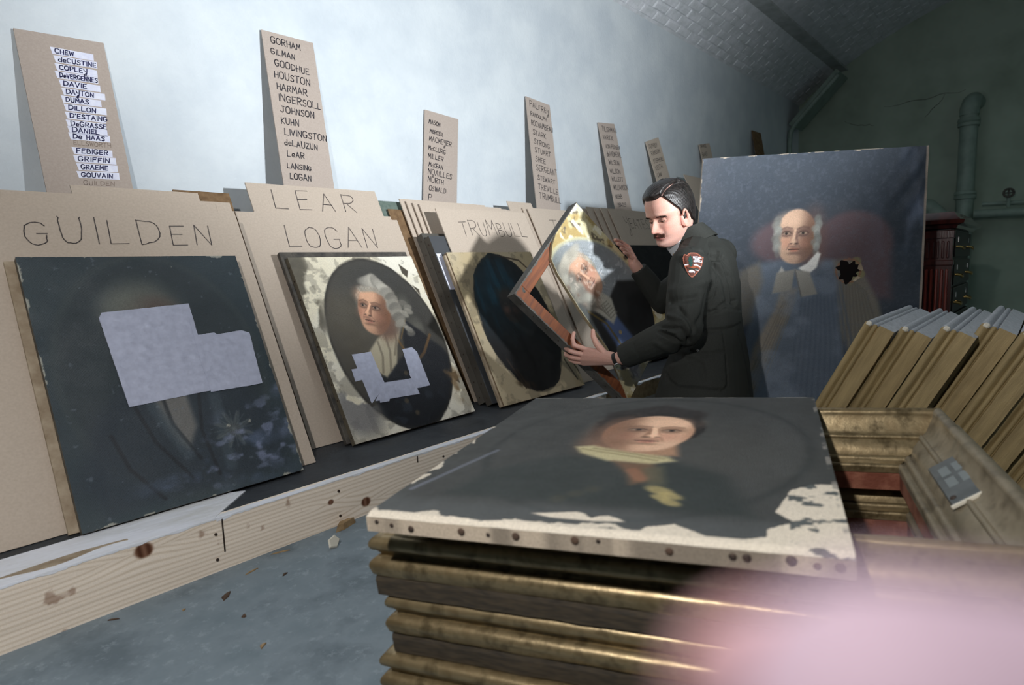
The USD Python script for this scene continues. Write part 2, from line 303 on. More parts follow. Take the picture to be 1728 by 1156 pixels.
# ---------------------------------------------------------------- the low shelf
SY, SZ = 1.6746, .1485                               # front face and height of the shelf
t = thing('storage_shelf', 'long low timber shelf along the wall with black painted top', 'shelf', mat4(None, (-1.6, SY, 0)))
def panel(w, h, t, nx, ny, color, relief=None, edge=None, hole=None):
    """A rectangular slab, front at z=t with a grid that carries colours; X along the width, Y up."""
    xs, ys = np.linspace(0, w, nx), np.linspace(0, h, ny); X_, Y_ = (g.ravel() for g in np.meshgrid(xs, ys))
    c = np.clip(color(X_, Y_), 0, 1); z = np.full_like(X_, t)+(relief(X_, Y_) if relief else 0)
    i = np.arange(nx*ny).reshape(ny, nx); q = np.stack([i[:-1, :-1], i[:-1, 1:], i[1:, 1:], i[1:, :-1]], -1).reshape(-1, 4)
    if hole is not None: q = q[~hole(X_[q].mean(1), Y_[q].mean(1))]
    F = [q[:, [0, 1, 2]], q[:, [0, 2, 3]]]; n = nx*ny
    ring = np.r_[i[0, :-1], i[:-1, -1], i[-1, :0:-1], i[:0:-1, 0]]; m = len(ring)
    top = np.c_[X_[ring], Y_[ring], z[ring]]; bot = np.c_[X_[ring], Y_[ring], 0*z[ring]]
    ec = edge(X_[ring], Y_[ring]) if callable(edge) else (np.tile(edge, (m, 1)) if edge is not None else c[ring])
    V = np.vstack([np.c_[X_, Y_, z], top, bot, [(w/2, h/2, 0)]]); C = np.vstack([c, ec, ec, [ec.mean(0)]])
    j = np.arange(m); k = (j+1) % m
    F += [np.c_[n+j, n+m+j, n+m+k], np.c_[n+j, n+m+k, n+k]]
    if hole is None: F.append(np.c_[n+m+k, n+m+j, np.full(m, n+2*m)])
    if hole is not None: V, C = V[:-1], C[:-1]
    return trimesh.Trimesh(V, np.vstack(F), process=False), C
def wood_front(knots, seed):
    def fn(X_, Z_):
        warp = .014*(fbm2(X_, Z_, 1.5, seed)-.5)*2+.004*(fbm2(X_, Z_, 7, seed+1)-.5); v = Z_+warp; kd = np.zeros_like(X_)
        for kx, kz, kr in knots:
            dd = np.hypot((X_-kx)/2.4, Z_-kz); v = v+np.sign(Z_-kz)*kr*1.1*np.exp(-(dd/(kr*2.0))**2)
            kd = np.maximum(kd, 1-sm(np.hypot((X_-kx), (Z_-kz)*1.15), kr*.75, kr*1.2))
        g = .5+.5*np.sin(2*np.pi*(v*(78+14*fbm2(X_, Z_, .8, seed+2))))
        c = A([.94, .885, .82])[None]+(fbm2(X_, Z_, 4, seed+5, sy=110)-.5)[:, None]*.10+(fbm2(X_, Z_, 2, seed+15)-.5)[:, None]*.06
        c = c*(1-((g**3)*.12)[:, None]*A([.8, 1.0, 1.3]))
        k2 = A([.40, .26, .18])+.10*np.sin(np.hypot(X_*300, Z_*420))[:, None]; c = c*(1-kd[:, None])+kd[:, None]*k2
        st = sm(fbm2(X_, Z_, 24, seed+6), .72, .8); return c*(1-.3*st[:, None]*A([.8, 1, 1.1]))
    return fn
RW = np.stack([A([1., 0, 0]), A([0, 0, 1.]), A([0, -1., 0])], 1)
m, c = panel(4.2, SZ, .038, 1300, 60, wood_front([(2.07, .128, .022), (2.73, .045, .018), (2.60, .085, .01), (3.5, .06, .015)], 31))
obj('front_board', xf(m, mat4(RW, (0, .038, 0))), 'wood_vc', t, col=c)
obj('front_board', box(4.202, 7.6, 0, .038, 0, SZ-.001), 'debris_wood', t)
# white painted edge of the board, worn, and the wide white end plank lying on the shelf
rg = np.random.default_rng(3)
def edge_strip(x0, x1, y1, z, n, seed, wav=.004):
    xs = np.linspace(x0, x1, n); r = np.random.default_rng(seed); f = .001*r.random(n); b = y1+np.convolve(r.normal(0, wav, n+8), np.ones(9)/9, 'valid')*1.5
    d = -.001-.008*np.clip(np.convolve(r.normal(.2, 1, n+6), np.ones(7)/7, 'valid'), 0, 2)
    V = np.vstack([np.c_[xs, np.full(n, -.0012), z+d], np.c_[xs, np.full(n, -.0012), np.full(n, z+.0012)], np.c_[xs, b, np.full(n, z+.0012)], np.c_[xs, b, np.full(n, z-.001)]]); F = []
    for k in range(3):
        for j in range(n-1): a = k*n+j; F += [(a, a+1, a+n+1), (a, a+n+1, a+n)]
    return trimesh.Trimesh(V, F, process=False)
obj('painted_edge', edge_strip(2.25, 5.5, .026, SZ, 420, 4), 'white_paint_wood', t, label='worn white paint along the front edge')
pl = trimesh.creation.extrude_polygon(sg.Polygon([(.2, -.0015), (2.245, -.0015), (2.262, .02), (2.40, .145), (2.36, .17), (.2, .17)]), .004, engine='earcut')
obj('white_plank', xf(pl, mat4(None, (0, 0, SZ-.0005))), 'white_paint_wood', t, label='white painted board end with a bare scrape')
sc_ = [(1.72+.33*u, .035+.012*math.sin(9*u)) for u in np.linspace(0, 1, 20)]+[(2.05-.33*u, .050+.010*math.sin(5*u)+.012*u) for u in np.linspace(0, 1, 20)]
obj('bare_scrape', xf(trimesh.creation.extrude_polygon(sg.Polygon(sc_).buffer(0), .0008, engine='earcut'), mat4(None, (0, 0, SZ+.0035))), 'edge_cream', t)
obj('painted_edge', edge_strip(.2, 2.25, .02, SZ+.003, 300, 9), 'white_paint_wood', t)
obj('deck', box(0, 7.6, .0385, WY-SY-.002, SZ-.02, SZ), 'black_deck', t)
for x, z in ((2.245, .107), (2.243, .035), (2.63, .112), (2.245+.385, .03), (3.08, .11), (1.45, .1), (1.45, .03)):
    obj('nail', xf(trimesh.creation.cylinder(.0042, .004, sections=12), mat4(np.stack([A([1., 0, 0]), A([0, 0, 1.]), A([0, -1., 0])], 1), (x, -.0002, z))), 'nail_iron', t)
for x in (2.263, 2.955): obj('board_joint', box(x, x+.0035, -.0016, .0005, .05 if x < 2.5 else .12, SZ-.004), 'nail_iron', t)
# ---------------------------------------------------------------- hand lettering: a pen alphabet of strokes
GL = {k: v for k, v in (l.split('=') for l in '''A=0,0 30,100 62,0;12,36 52,36
B=6,0 4,100;~4,100 50,98 46,58 6,54;~6,54 62,50 56,2 6,0
C=~58,84 40,102 4,92 0,40 18,-4 60,10
D=6,0 4,100;~4,100 62,96 66,20 6,0
E=52,98 6,96 4,2 54,4;5,50 44,52
F=54,98 6,96 4,0;5,50 44,54
G=~58,84 40,102 4,92 0,40 18,-4 58,8 58,42;34,42 62,42
H=4,100 6,0;56,100 56,0;5,50 56,52
I=8,0 8,100
J=~40,100 40,30 34,0 4,4 2,20;14,98 60,98
K=4,100 6,0;54,98 6,44 58,0
L=4,100 2,2 54,2
M=2,0 10,100 34,36 58,100 66,0
N=2,0 6,100 54,0 58,100
O=~30,102 0,86 0,12 30,-2 62,12 62,88 30,102
P=6,0 4,100;~4,100 62,98 54,46 6,46
Q=~30,102 0,86 0,12 30,-2 62,12 62,88 30,102;38,24 64,-8
R=6,0 4,100;~4,100 62,98 54,52 6,48;24,48 60,0
S=~54,86 36,102 6,86 14,58 46,46 54,14 28,-4 0,12
T=-2,98 62,100;30,98 28,0
U=2,100 ~4,20 18,-4 44,0 54,24 56,100
V=0,100 28,0 58,100
W=0,100 16,0 34,76 52,0 68,100
X=0,100 56,0;56,100 0,0
Y=0,100 26,52;56,100 12,-6
Z=2,98 54,98 2,2 56,2
a=~44,48 10,56 4,6 36,2 44,46;44,54 46,0
d=48,100 48,0;~48,40 24,58 2,36 8,2 34,0 48,20
e=2,28 ~46,30 42,60 10,58 0,20 16,-2 46,8
o=~22,56 2,44 2,8 22,-2 44,10 42,46 22,56
i=10,58 10,0;10,80 11,84
c=~42,48 22,58 2,34 10,2 42,6
g=~44,48 10,56 4,10 36,6 44,46;~44,54 44,-20 30,-38 4,-26
'=8,100 4,78
.=6,2 9,2
 =
y=0,100 ~6,54 30,50;52,110 ~50,20 34,-60 8,-70 6,-40 40,0'''.split('\n'))}
def glyph(ch):
    out = []
    for s in GL.get(ch, '').split(';'):
        if not s.strip(): continue
        sm_ = '~' in s; pts = A([[float(v) for v in p.split(',')] for p in s.replace('~', '').split()])/100
        for _ in range(2 if sm_ else 0):
            q = [pts[0]]
            for a, b in zip(pts[:-1], pts[1:]): q += [a*.75+b*.25, a*.25+b*.75]
            pts = A(q+[pts[-1]])
        out.append(pts)
    return out
def lettering(text, x, y, h, pen, z, seed=0, slant=.05, width=None, gap=.20, jit=.05, rise=0.0, mono=None):
    """Handwritten text as flat pen strokes lying at height z; x, y is the start of the base line."""
    r = np.random.default_rng(seed); V, F, cx = [], [], 0.0; strokes = []
    for ch in text:
        k = 1+r.normal(0, jit); w = 0
        for s in glyph(ch):
            p = s*k+r.normal(0, jit*.12, s.shape); p = np.c_[p[:, 0]+slant*p[:, 1]+cx, p[:, 1]+r.normal(0, jit*.4)+rise*cx]; strokes.append(p); w = max(w, s[:, 0].max()*k)
        cx += (mono if mono else (w if w else .3)+gap)
    sx = h if width is None else width/max(cx-gap, .1)
    for p in strokes:
        p = np.c_[x+p[:, 0]*sx, y+p[:, 1]*h]
        for a, b in zip(p[:-1], p[1:]):
            d = b-a; l = np.hypot(*d)
            if l < 1e-5: continue
            d /= l; n = A([-d[1], d[0]])*pen/2; e = d*pen*.35; k = len(V)
            V += [(*(a-e-n), z), (*(b+e-n), z), (*(b+e+n), z), (*(a-e+n), z)]; F += [(k, k+1, k+2), (k, k+2, k+3)]
    return trimesh.Trimesh(A(V), A(F), process=False)

# ---------------------------------------------------------------- cardboard dividers
def lean(x, y, z, deg, yaw=0.0, roll=0.0):          # frame of something leaning back on the wall, X along it, Y up it
    t = math.radians(deg); R = np.stack([A([1., 0, 0]), A([0, math.sin(t), math.cos(t)]), A([0, -math.cos(t), math.sin(t)])], 1)
    q, w = math.radians(yaw), math.radians(roll)
    R = A([[math.cos(q), -math.sin(q), 0], [math.sin(q), math.cos(q), 0], [0, 0, 1]]) @ R @ A([[math.cos(w), -math.sin(w), 0], [math.sin(w), math.cos(w), 0], [0, 0, 1]])
    return mat4(R, (x, y, z))
CT = .0055
def board(name, label, M, w, h, mat='cardboard', t=CT, text=None, group=None, lines=None, pen='pencil', skew=0.0, cat='cardboard'):
    o = thing(name, label, cat, M, group)
    pl = sg.Polygon([(0, 0), (w, 0), (w, h+skew), (0, h)])
    m = trimesh.creation.extrude_polygon(pl, t, engine='earcut'); obj('sheet', m, mat, o)
    if text: obj('lettering', lettering(**text), pen, o)
    for l_ in lines or (): obj('lettering', l_, pen, o)
    return o
def name_list(names, w, top, step, h, seed, x0=.03, pen=.0042, var=.12, fit=.86, slant=.08):
    r = np.random.default_rng(seed); ms = []; y = top
    for n in names:
        hh = h*(1+r.normal(0, var)); nat = hh*(sum(max([s[:, 0].max() for s in glyph(c)]+[.3])+.2 for c in n))
        wd = min(nat, w*fit-r.uniform(0, .01)); ms.append(lettering(n, x0+r.uniform(0, .012), y, hh, pen, CT+.0006, seed+int(y*1000), width=wd, slant=slant, rise=r.normal(0, .01))); y -= step*(1+r.normal(0, .05))
    return ms
def tall(name, label, x_top, y0, deg, roll, w, h, names, top, step, lh, seed, mat='cardboard_grey', pen='marker', skew=.012, **kw):
    rr = math.radians(roll); xb = x_top-h*math.sin(rr); zb = SZ+.001+w*math.sin(abs(rr))*(1 if roll > 0 else 0)
    M = lean(xb, y0, zb, deg, 0, -roll)
    return board(name, label, M, w, h, mat, text=None, lines=name_list(names, w, top, step, lh, seed, **kw) if names else None, pen=pen, skew=skew, group=None, cat='cardboard')
TB = 'tall_board'
tall(TB, 'tall board with thirteen handwritten names, the tallest one standing against the wall', 1.471, 2.444, 10.5, 1.6, .262, 1.79, 'GORHAM GILMAN GOODHUE HOUSTON HARMAR INGERSOLL JOHNSON KUHN LIVINGSTON deLAUZUN LeAR LANSING LOGAN'.split(), 1.74, .0525, .029, 21)
tall(TB, 'narrow board of handwritten names standing upright, flat on the wall, without a wedge of shadow', 2.432, 2.755, .6, 5.5, .265, 1.557, 'MASON MERCER MACMEyER McCLURG MILLER McKEAN NOAILLES NORTH OSWALD P'.split(), 1.488, .0485, .026, 22)
tall(TB, 'tall narrow board with eleven handwritten names above and left of the lifted portrait', 3.344, 2.438, 10.5, 6.4, .262, 1.825, 'PALFREy RANDOLPH ROCHAMBEAU STARK STRONG STUART SHEE SERGEANT STEWART TREVILLE TRUMBULL'.split(), 1.765, .0655, .036, 23, fit=.90)
tall(TB, 'tall narrow board with ten handwritten names just left of the head of the kneeling man', 4.232, 2.441, 10.5, -3.5, .25, 1.806, 'TILGHMAN VARICK,VON FERSEN,deVIOMENIL,WILSON,WILSON,WILLETT,WILLIAMSON,WEBB,YEATES'.replace('TILGHMAN VARICK', 'TILGHMAN,VARICK').split(','), 1.742, .068, .034, 24, fit=.9)
tall(TB, 'tall narrow lettered board leaning on the wall just above the head of the kneeling man', 4.975, 2.442, 10.5, -14, .27, 1.80, 'DUPREY,RANSON,STEPHENS,KEITH,LAW,SAVAGE,ST PAUL'.split(','), 1.735, .064, .034, 25, mat='cardboard')
tall(TB, 'narrow lettered board half hidden behind the top left corner of the large clergy portrait', 6.073, 2.428, 10.5, -8, .28, 1.88, 'SAVAGE,BARD'.split(','), 1.85, .085, .04, 26, mat='cardboard')
tall(TB, 'farthest narrow board standing in the dim corner of the long wall', 7.529, 2.367, 10.5, 1, .30, 2.21, None, 0, 0, 0, 27, mat='cardboard_brown')
# the far left board with pasted paper labels
rr = math.radians(-1.5); W_, H_ = .275, 1.558
o = thing(TB, 'tall board at far left with a column of white name labels pasted on', 'cardboard', lean(.60, 2.487, SZ+.008, 10.5, 0, 1.6))
obj('sheet', trimesh.creation.extrude_polygon(sg.Polygon([(0, 0), (W_, 0), (W_, H_+.01), (0, H_)]), CT, engine='earcut'), 'cardboard_grey', o)
rg = np.random.default_rng(41); y = 1.495
for nme in "CHEW,deCUSTINE,COPLEy,DeVERGENNES,DAVIE,DAyTON,DUMAS,DILLON,D'ESTAING,DeGRASSE,DANIEL,De HAAS,-ELLSWORTH,FEBIGER,GRIFFIN,GRAEME,GOUVAIN,-GUILDEN".split(','):
    faint = nme[0] == '-'; nme = nme.strip('-'); tight = nme in ('DANIEL', 'De HAAS', 'DeGRASSE'); x = .105+rg.normal(0, .003)
    lh = .0165; wd = min(.118, lh*.86*len(nme)); 
    if not faint:
        b = rg.uniform(.118, .132); k = rg.normal(0, .0015)
        obj('paper_label', trimesh.creation.extrude_polygon(sg.Polygon([(x, y-.006), (x+b, y-.006+k), (x+b+.002, y+.0195+k), (x-.004, y+.0195)]), .0008, engine='earcut').apply_translation([0, 0, CT]), 'paper_label', o)
    obj('lettering', lettering(nme, x+.008, y-.001, lh, .0032 if not faint else .002, CT+(.0013 if not faint else .0005), 100+int(y*1e4), width=wd, slant=.12, jit=.04), 'blue_marker' if not faint else 'faint_pencil', o)
    y -= .0235 if tight else .0295

# wide dividers standing on the shelf in three groups
WB = 'divider_board'
def wide(label, x, y0, deg, w, h, text=None, tx=.05, ty=None, th=.085, tw=None, seed=1, mat='cardboard', name=WB, roll=0, group=None, gap=.22, pen=.0034, skew=0.0, t=CT):
    M = lean(x, y0, SZ+.0005+(w*math.sin(math.radians(abs(roll))) if roll < 0 else 0), deg, 0, roll)
    tx_ = dict(text=text, x=tx, y=ty if ty is not None else h-.155, h=th, pen=pen, z=t+.0006, seed=seed, width=tw, gap=gap, jit=.07) if text else None
    return board(name, label, M, w, h, mat, text=tx_, group=group, skew=skew, t=t)
wide('leftmost lettered cardboard divider, right behind the portrait with two tissue patches', .10, 1.900, 27, .985, .998, 'GUILDEN', .325, .862, .088, .54, 15, gap=.30, skew=.012)
wide('plain tan divider standing just behind the leftmost lettered divider', .05, 1.917, 27, .98, 1.045, None)
wide('second plain tan divider behind the leftmost lettered divider, reaching slightly farther up', .12, 1.934, 27, .975, 1.052, None)
wide('plain tan divider peeping over the leftmost dividers below the board with pasted labels', .60, 1.99, 27, .41, 1.095, None)
wide('dark brown divider peeping up between the leftmost lettered divider and the four-letter divider', .95, 2.080, 26, .215, 1.105, None, mat='cardboard_brown')
wide('cardboard divider with four large pencilled letters rising behind the five-letter divider', 1.262, 2.105, 26, .675, 1.17, 'LEAR', .10, 1.05, .10, .42, 5, gap=.42, skew=.01, pen=.004)
wide('plain divider showing only a step right behind the five-letter divider', 1.292, 2.085, 26, .705, 1.015)
wide('cardboard divider with five large pencilled letters behind the grey-haired oval portrait', 1.165, 2.056, 27, .79, 1.03, 'LOGAN', .185, .862, .105, .46, 7, gap=.26, skew=.012, pen=.0038)
for i, (x, y0, w, h) in enumerate(((2.083, 2.108, .65, 1.15), (2.108, 2.09, .745, 1.136), (2.135, 2.072, .745, 1.125), (2.160, 2.054, .75, 1.117))):
    wide(['rearmost', 'second', 'third', 'fourth'][i]+' plain divider from the wall in the group behind the eight-letter divider', x, y0, 26, w, h)
wide('cardboard divider with eight large pencilled letters behind the nearly black oval portrait', 2.155, 1.94, 26, .72, 1.078, 'TRUMBULL', .125, .925, .085, .53, 9, gap=.18, skew=.012, pen=.0036)
wide('green-grey card folder standing left behind the eight-letter divider', 1.97, 2.15, 26, .30, 1.135, None, mat='green_card', name='card_folder')
wide('brown card folder standing left behind the eight-letter divider', 2.0, 2.13, 26, .22, 1.085, None, mat='cardboard_brown', name='card_folder')
wide('plain divider peeping up left of the tall board with eleven names', 2.93, 2.085, 26, .24, 1.19)
wide('plain divider behind the divider showing only two letters', 3.02, 2.09, 26, .66, 1.155)
wide('second plain divider, tight behind the divider showing only two letters', 3.04, 2.068, 26, .66, 1.148)
wide('cardboard divider showing only two pencilled letters, mostly hidden by the lifted portrait', 3.06, 2.045, 26, .66, 1.14, 'TA', .17, .975, .09, .19, 11, gap=.3, pen=.004)
for i, (x, h) in enumerate(((3.76, 1.19), (3.83, 1.205), (3.90, 1.195), (3.96, 1.2))):
    wide(['first', 'second', 'third', 'fourth'][i]+' from the left of the plain dividers seen edge-on left of the six-letter divider', x, 2.115-.02*i, 26, .70, h)
wide('shadowed cardboard divider with six pencilled letters beside the face of the kneeling man', 4.03, 2.035, 26, .72, 1.19, 'yEATES', .16, 1.03, .085, .36, 13, gap=.2, pen=.004)
wide('tan divider at the far end of the shelf beside the large clergy portrait', 5.45, 1.98, 24, .72, 1.60, mat='cardboard')
# ---------------------------------------------------------------- painted canvases (some sheen put into the colours; the relief and gloss are the surface's)
class Paint:
    def __init__(s, X_, Y_, base): s.X, s.Y = X_, Y_; s.c = np.tile(A(base, float), (len(X_), 1))
    def put(s, m, col, op=1.0): m = np.clip(m*op, 0, 1)[:, None]; s.c = s.c*(1-m)+A(col, float)*m; return s
    def mul(s, m, k): s.c = s.c*(1-m[:, None]*(1-A(k, float))); return s
    def loc(s, cx, cy, a): ca, sa = math.cos(a), math.sin(a); dx, dy = s.X-cx, s.Y-cy; return dx*ca+dy*sa, -dx*sa+dy*ca
    def ell(s, cx, cy, rx, ry, a=0, soft=.15): u, v = s.loc(cx, cy, a); return 1-sm(np.hypot(u/rx, v/ry), 1-soft, 1+soft)
    def poly(s, pts, soft=.004):
        P = A(pts, float); d = np.full(len(s.X), 1e9); ins = np.zeros(len(s.X), bool)
        for (x0, y0), (x1, y1) in zip(P, np.roll(P, -1, 0)):
            ex, ey = x1-x0, y1-y0; t = np.clip(((s.X-x0)*ex+(s.Y-y0)*ey)/(ex*ex+ey*ey+1e-12), 0, 1)
            d = np.minimum(d, np.hypot(s.X-x0-t*ex, s.Y-y0-t*ey))
            cr = ((y0 > s.Y) != (y1 > s.Y)) & (s.X < (x1-x0)*(s.Y-y0)/((y1-y0) if y1 != y0 else 1e-12)+x0); ins ^= cr
        return sm(np.where(ins, d, -d), -soft, soft)
    def line(s, pts, w, soft=None):
        P = A(pts, float); d = np.full(len(s.X), 1e9)
        for (x0, y0), (x1, y1) in zip(P[:-1], P[1:]):
            ex, ey = x1-x0, y1-y0; t = np.clip(((s.X-x0)*ex+(s.Y-y0)*ey)/(ex*ex+ey*ey+1e-12), 0, 1); d = np.minimum(d, np.hypot(s.X-x0-t*ex, s.Y-y0-t*ey))
        return 1-sm(d, w*.4, w*1.3)
    def n(s, k, seed=0, ky=None, oct=4): return fbm2(s.X, s.Y, k, seed, oct, ky)
def face(p, cx, cy, S, ang=0, turn=0.0, skin=(.78, .60, .48), hair=(.66, .63, .58), bald=False, light=-1, op=1.0, wide_=.74, hairside=True, eyes=1.0, shade=(.42, .30, .24), mouth=(.60, .39, .33)):
    """A painted head of half-height S; turn < 0 looks to the left of the canvas."""
    q = Paint(*p.loc(cx, cy, ang), (0, 0, 0)); q.X, q.Y = q.X/S, q.Y/S; q.c = p.c; t = turn; nz = q.n(6, 3)
    def put(m, c, o=1.0): q.put(m, c, o*op)
    if hair is not None and not bald:
        put(q.ell(-t*.25, .22, .92, .98, 0, .10), A(hair)*.72); put(q.ell(-t*.55+.05, -.1, .8, .85, 0, .15), A(hair)*.8)
        for k in range(14):
            a = -.4+k*.25; put(q.ell(-t*.3+.74*math.cos(a), .2+.78*math.sin(a), .24, .22, a, .22), A(hair)*(.8+.3*((k*7) % 5)/5), .85)
    put(q.ell(t*.05, -.02, wide_, 1.0, 0, .05), skin); put(q.ell(t*.12, -.52, wide_*.78, .52, 0, .12), skin)
    put(q.ell(light*-.62+t*.2, -.1, .42, 1.0, 0, .6), shade, .75); put(q.ell(light*-.45+t*.2, -.75, .5, .36, 0, .6), shade, .55)
    fm_ = q.ell(t*.05, -.02, wide_, 1.0, 0, .1); put(fm_*sm(-light*(q.X-t*.25)*-1*-1, .02, .72), A(skin)*A([.62, .55, .50]), .75); put(fm_*sm(np.abs(q.X)/wide_, .72, 1.0), A(skin)*A([.70, .60, .54]), .5)
    put(q.ell(light*.2+t*.2, .52, .42, .32, 0, .8), A(skin)*1.13, .8); put(q.ell(light*.3+t*.25, -.25, .25, .22, 0, .8), (.80, .54, .45), .4)
    put(q.ell(-light*.32+t*.3, -.28, .2, .2, 0, .8), (.68, .45, .37), .3)
    for s_ in (-1, 1):
        ex = s_*.30*(1-.25*abs(t))+t*.34; k = 1-.35*max(0, s_*t)
        put(q.ell(ex, .13, .24*k, .15, 0, .7), A(shade)*1.05, .75*eyes)
        put(q.ell(ex, .09, .125*k, .048, 0, .3), (.62, .54, .47), .8*eyes); put(q.ell(ex+t*.05, .092, .052*k, .050, 0, .3), (.14, .11, .10), eyes)
        put(q.line([(ex-.17*k, .10), (ex-.05*k, .165), (ex+.08*k, .16), (ex+.18*k, .09)], .020), (.26, .19, .16), .75*eyes)
        put(q.line([(ex-.14*k, .01), (ex, -.015), (ex+.14*k, .02)], .03), A(shade)*.9, .5*eyes)
        put(q.line([(ex-.2*k, .25), (ex, .33), (ex+.2*k, .27)], .035), A(shade)*.95, .5*eyes)
    nx = t*.52; sd = -light
    put(q.poly([(t*.3-.06*sd, .2), (t*.3+.07*sd, .18), (nx+.17*sd, -.28), (nx+.02*sd, -.3)], .035), A(shade)*1.2, .85)
    put(q.line([(t*.3-.05*sd, .2), (nx-.13*sd, -.22)], .018), A(shade)*1.3, .5*min(1, abs(t)*3))
    put(q.line([(t*.32, .2), (nx-.01*sd, -.2)], .055), A(skin)*1.2, .9); put(q.ell(nx, -.22, .1, .09, 0, .6), A(skin)*1.12, .8)
    put(q.ell(nx+.1*sd, -.3, .075, .035, 0, .5), A(shade)*.7, .85); put(q.ell(nx-.09*sd, -.29, .05, .03, 0, .5), A(shade)*.8, .7)
    for s_ in (-1, 1): put(q.line([(nx+s_*.15, -.3), (t*.38+s_*.25, -.5)], .03), A(shade)*1.2, .38)
    put(q.ell(nx, -.4, .16, .05, 0, .6), A(shade)*1.1, .5)
    mx = t*.38; put(q.ell(mx, -.488, .18, .034, 0, .5), A(mouth)*.85, .95); put(q.ell(mx, -.555, .14, .042, 0, .6), A(mouth)*1.12, .85); put(q.line([(mx-.19, -.505), (mx, -.52), (mx+.19, -.505)], .016), A(shade)*.45, .95)
    put(q.ell(mx, -.66, .2, .05, 0, .7), A(shade), .55); put(q.ell(t*.3, -.82, .2, .12, 0, .7), A(skin)*1.06, .6)
    q.c += (nz-.5)[:, None]*.05*op*q.ell(0, 0, .8, 1.05, 0, .2)[:, None]
    if hair is not None and bald:
        for s_ in (-1, 1):
            for k in range(7):
                put(q.ell(s_*(.70+.05*math.sin(k*2.1)), .58-.17*k, .11+.02*(k % 3), .14, 0, .35), A(hair)*(.70+.09*(k % 4)), .75)
    elif hairside and hair is not None:
        for k in range(9): put(q.ell(-t*1.0+.25*math.sin(k)+(.62 if t < 0 else -.62), .62-.16*k, .2, .13, .5*math.sin(k*1.7), .3), A(hair)*(.72+.12*(k % 4)), .75)
        for k in range(6): put(q.ell(-.5+.2*k, .93-.1*abs(k-2.5)*.6, .2, .12, 0, .5), A(hair)*(.95+.06*(k % 3)), .8)
    if hair is not None:
        hs = np.abs(q.c-A(hair)).sum(1) < .34; w_ = np.sin(38*q.X+26*q.Y+9*q.n(3, 21))*.5+np.sin(61*q.X-33*q.Y+8*q.n(4, 22))*.5; q.c = q.c+(.05*w_*hs*op*q.ell(0, .05, 1.25, 1.35, 0, .1)*(1-q.ell(t*.05, -.08, wide_*1.02, .98, 0, .06)))[:, None]
    p.c = np.clip(q.c, 0, 1); return p
def chips(p, band, thr, k, col, seed, op=1.0):       # flaked paint showing the ground, where band is high
    m = sm(p.n(k, seed, oct=5)+band*.35, thr, thr+.015); return p.put(m, col, op)

def at_rest(p0, ez_up):
    return p0
def stretched(name, label, M, w, h, t, nx, ny, color, mat='canvas_paint', relief=None, edge=(.6, .54, .45), nails=None, hole=None, cat='painting', nail_x=(), group=None):
    o = thing(name, label, cat, M, group); m, c = panel(w, h, t, nx, ny, color, relief, edge, hole); obj('canvas', m, mat, o, col=c)
    r = np.random.default_rng(int(w*1e4)+int(h*1e3)); ms = []
    for side in (nails or ()):
        L_ = w if side in 'bt' else h; k = int(L_/.072)
        for i in range(k):
            u = (i+.5)/k*L_+r.normal(0, .006); v = t*.5+r.normal(0, .0015)
            P, N = {'b': ((u, 0, v), (0, -1, 0)), 't': ((u, h, v), (0, 1, 0)), 'l': ((0, u, v), (-1, 0, 0)), 'r': ((w, u, v), (1, 0, 0))}[side]
            T = trimesh.geometry.align_vectors([0, 0, 1], N); T[:3, 3] = P; c_ = trimesh.creation.cylinder(r.uniform(.0028, .0042), .003, sections=8); c_.apply_transform(T); ms.append(c_)
    for c_ in ms: obj('tack', c_, 'nail_iron', o)
    return o
def patch(o, pts, z, name='tissue_patch', mat='tissue', seed=0, th=.0008, label=None):
    r = np.random.default_rng(seed); P = []
    for a, b in zip(pts, pts[1:]+pts[:1]):
        a, b = A(a), A(b); n_ = max(2, int(np.hypot(*(b-a))/.012))
        for k in range(n_): P.append(a+(b-a)*k/n_+r.normal(0, .0004, 2)*(k > 0))
    return obj(name, trimesh.creation.extrude_polygon(sg.Polygon(P).buffer(0), th, engine='earcut').apply_translation([0, 0, z]), mat, o, label=label)

GROUND = (.80, .75, .62)
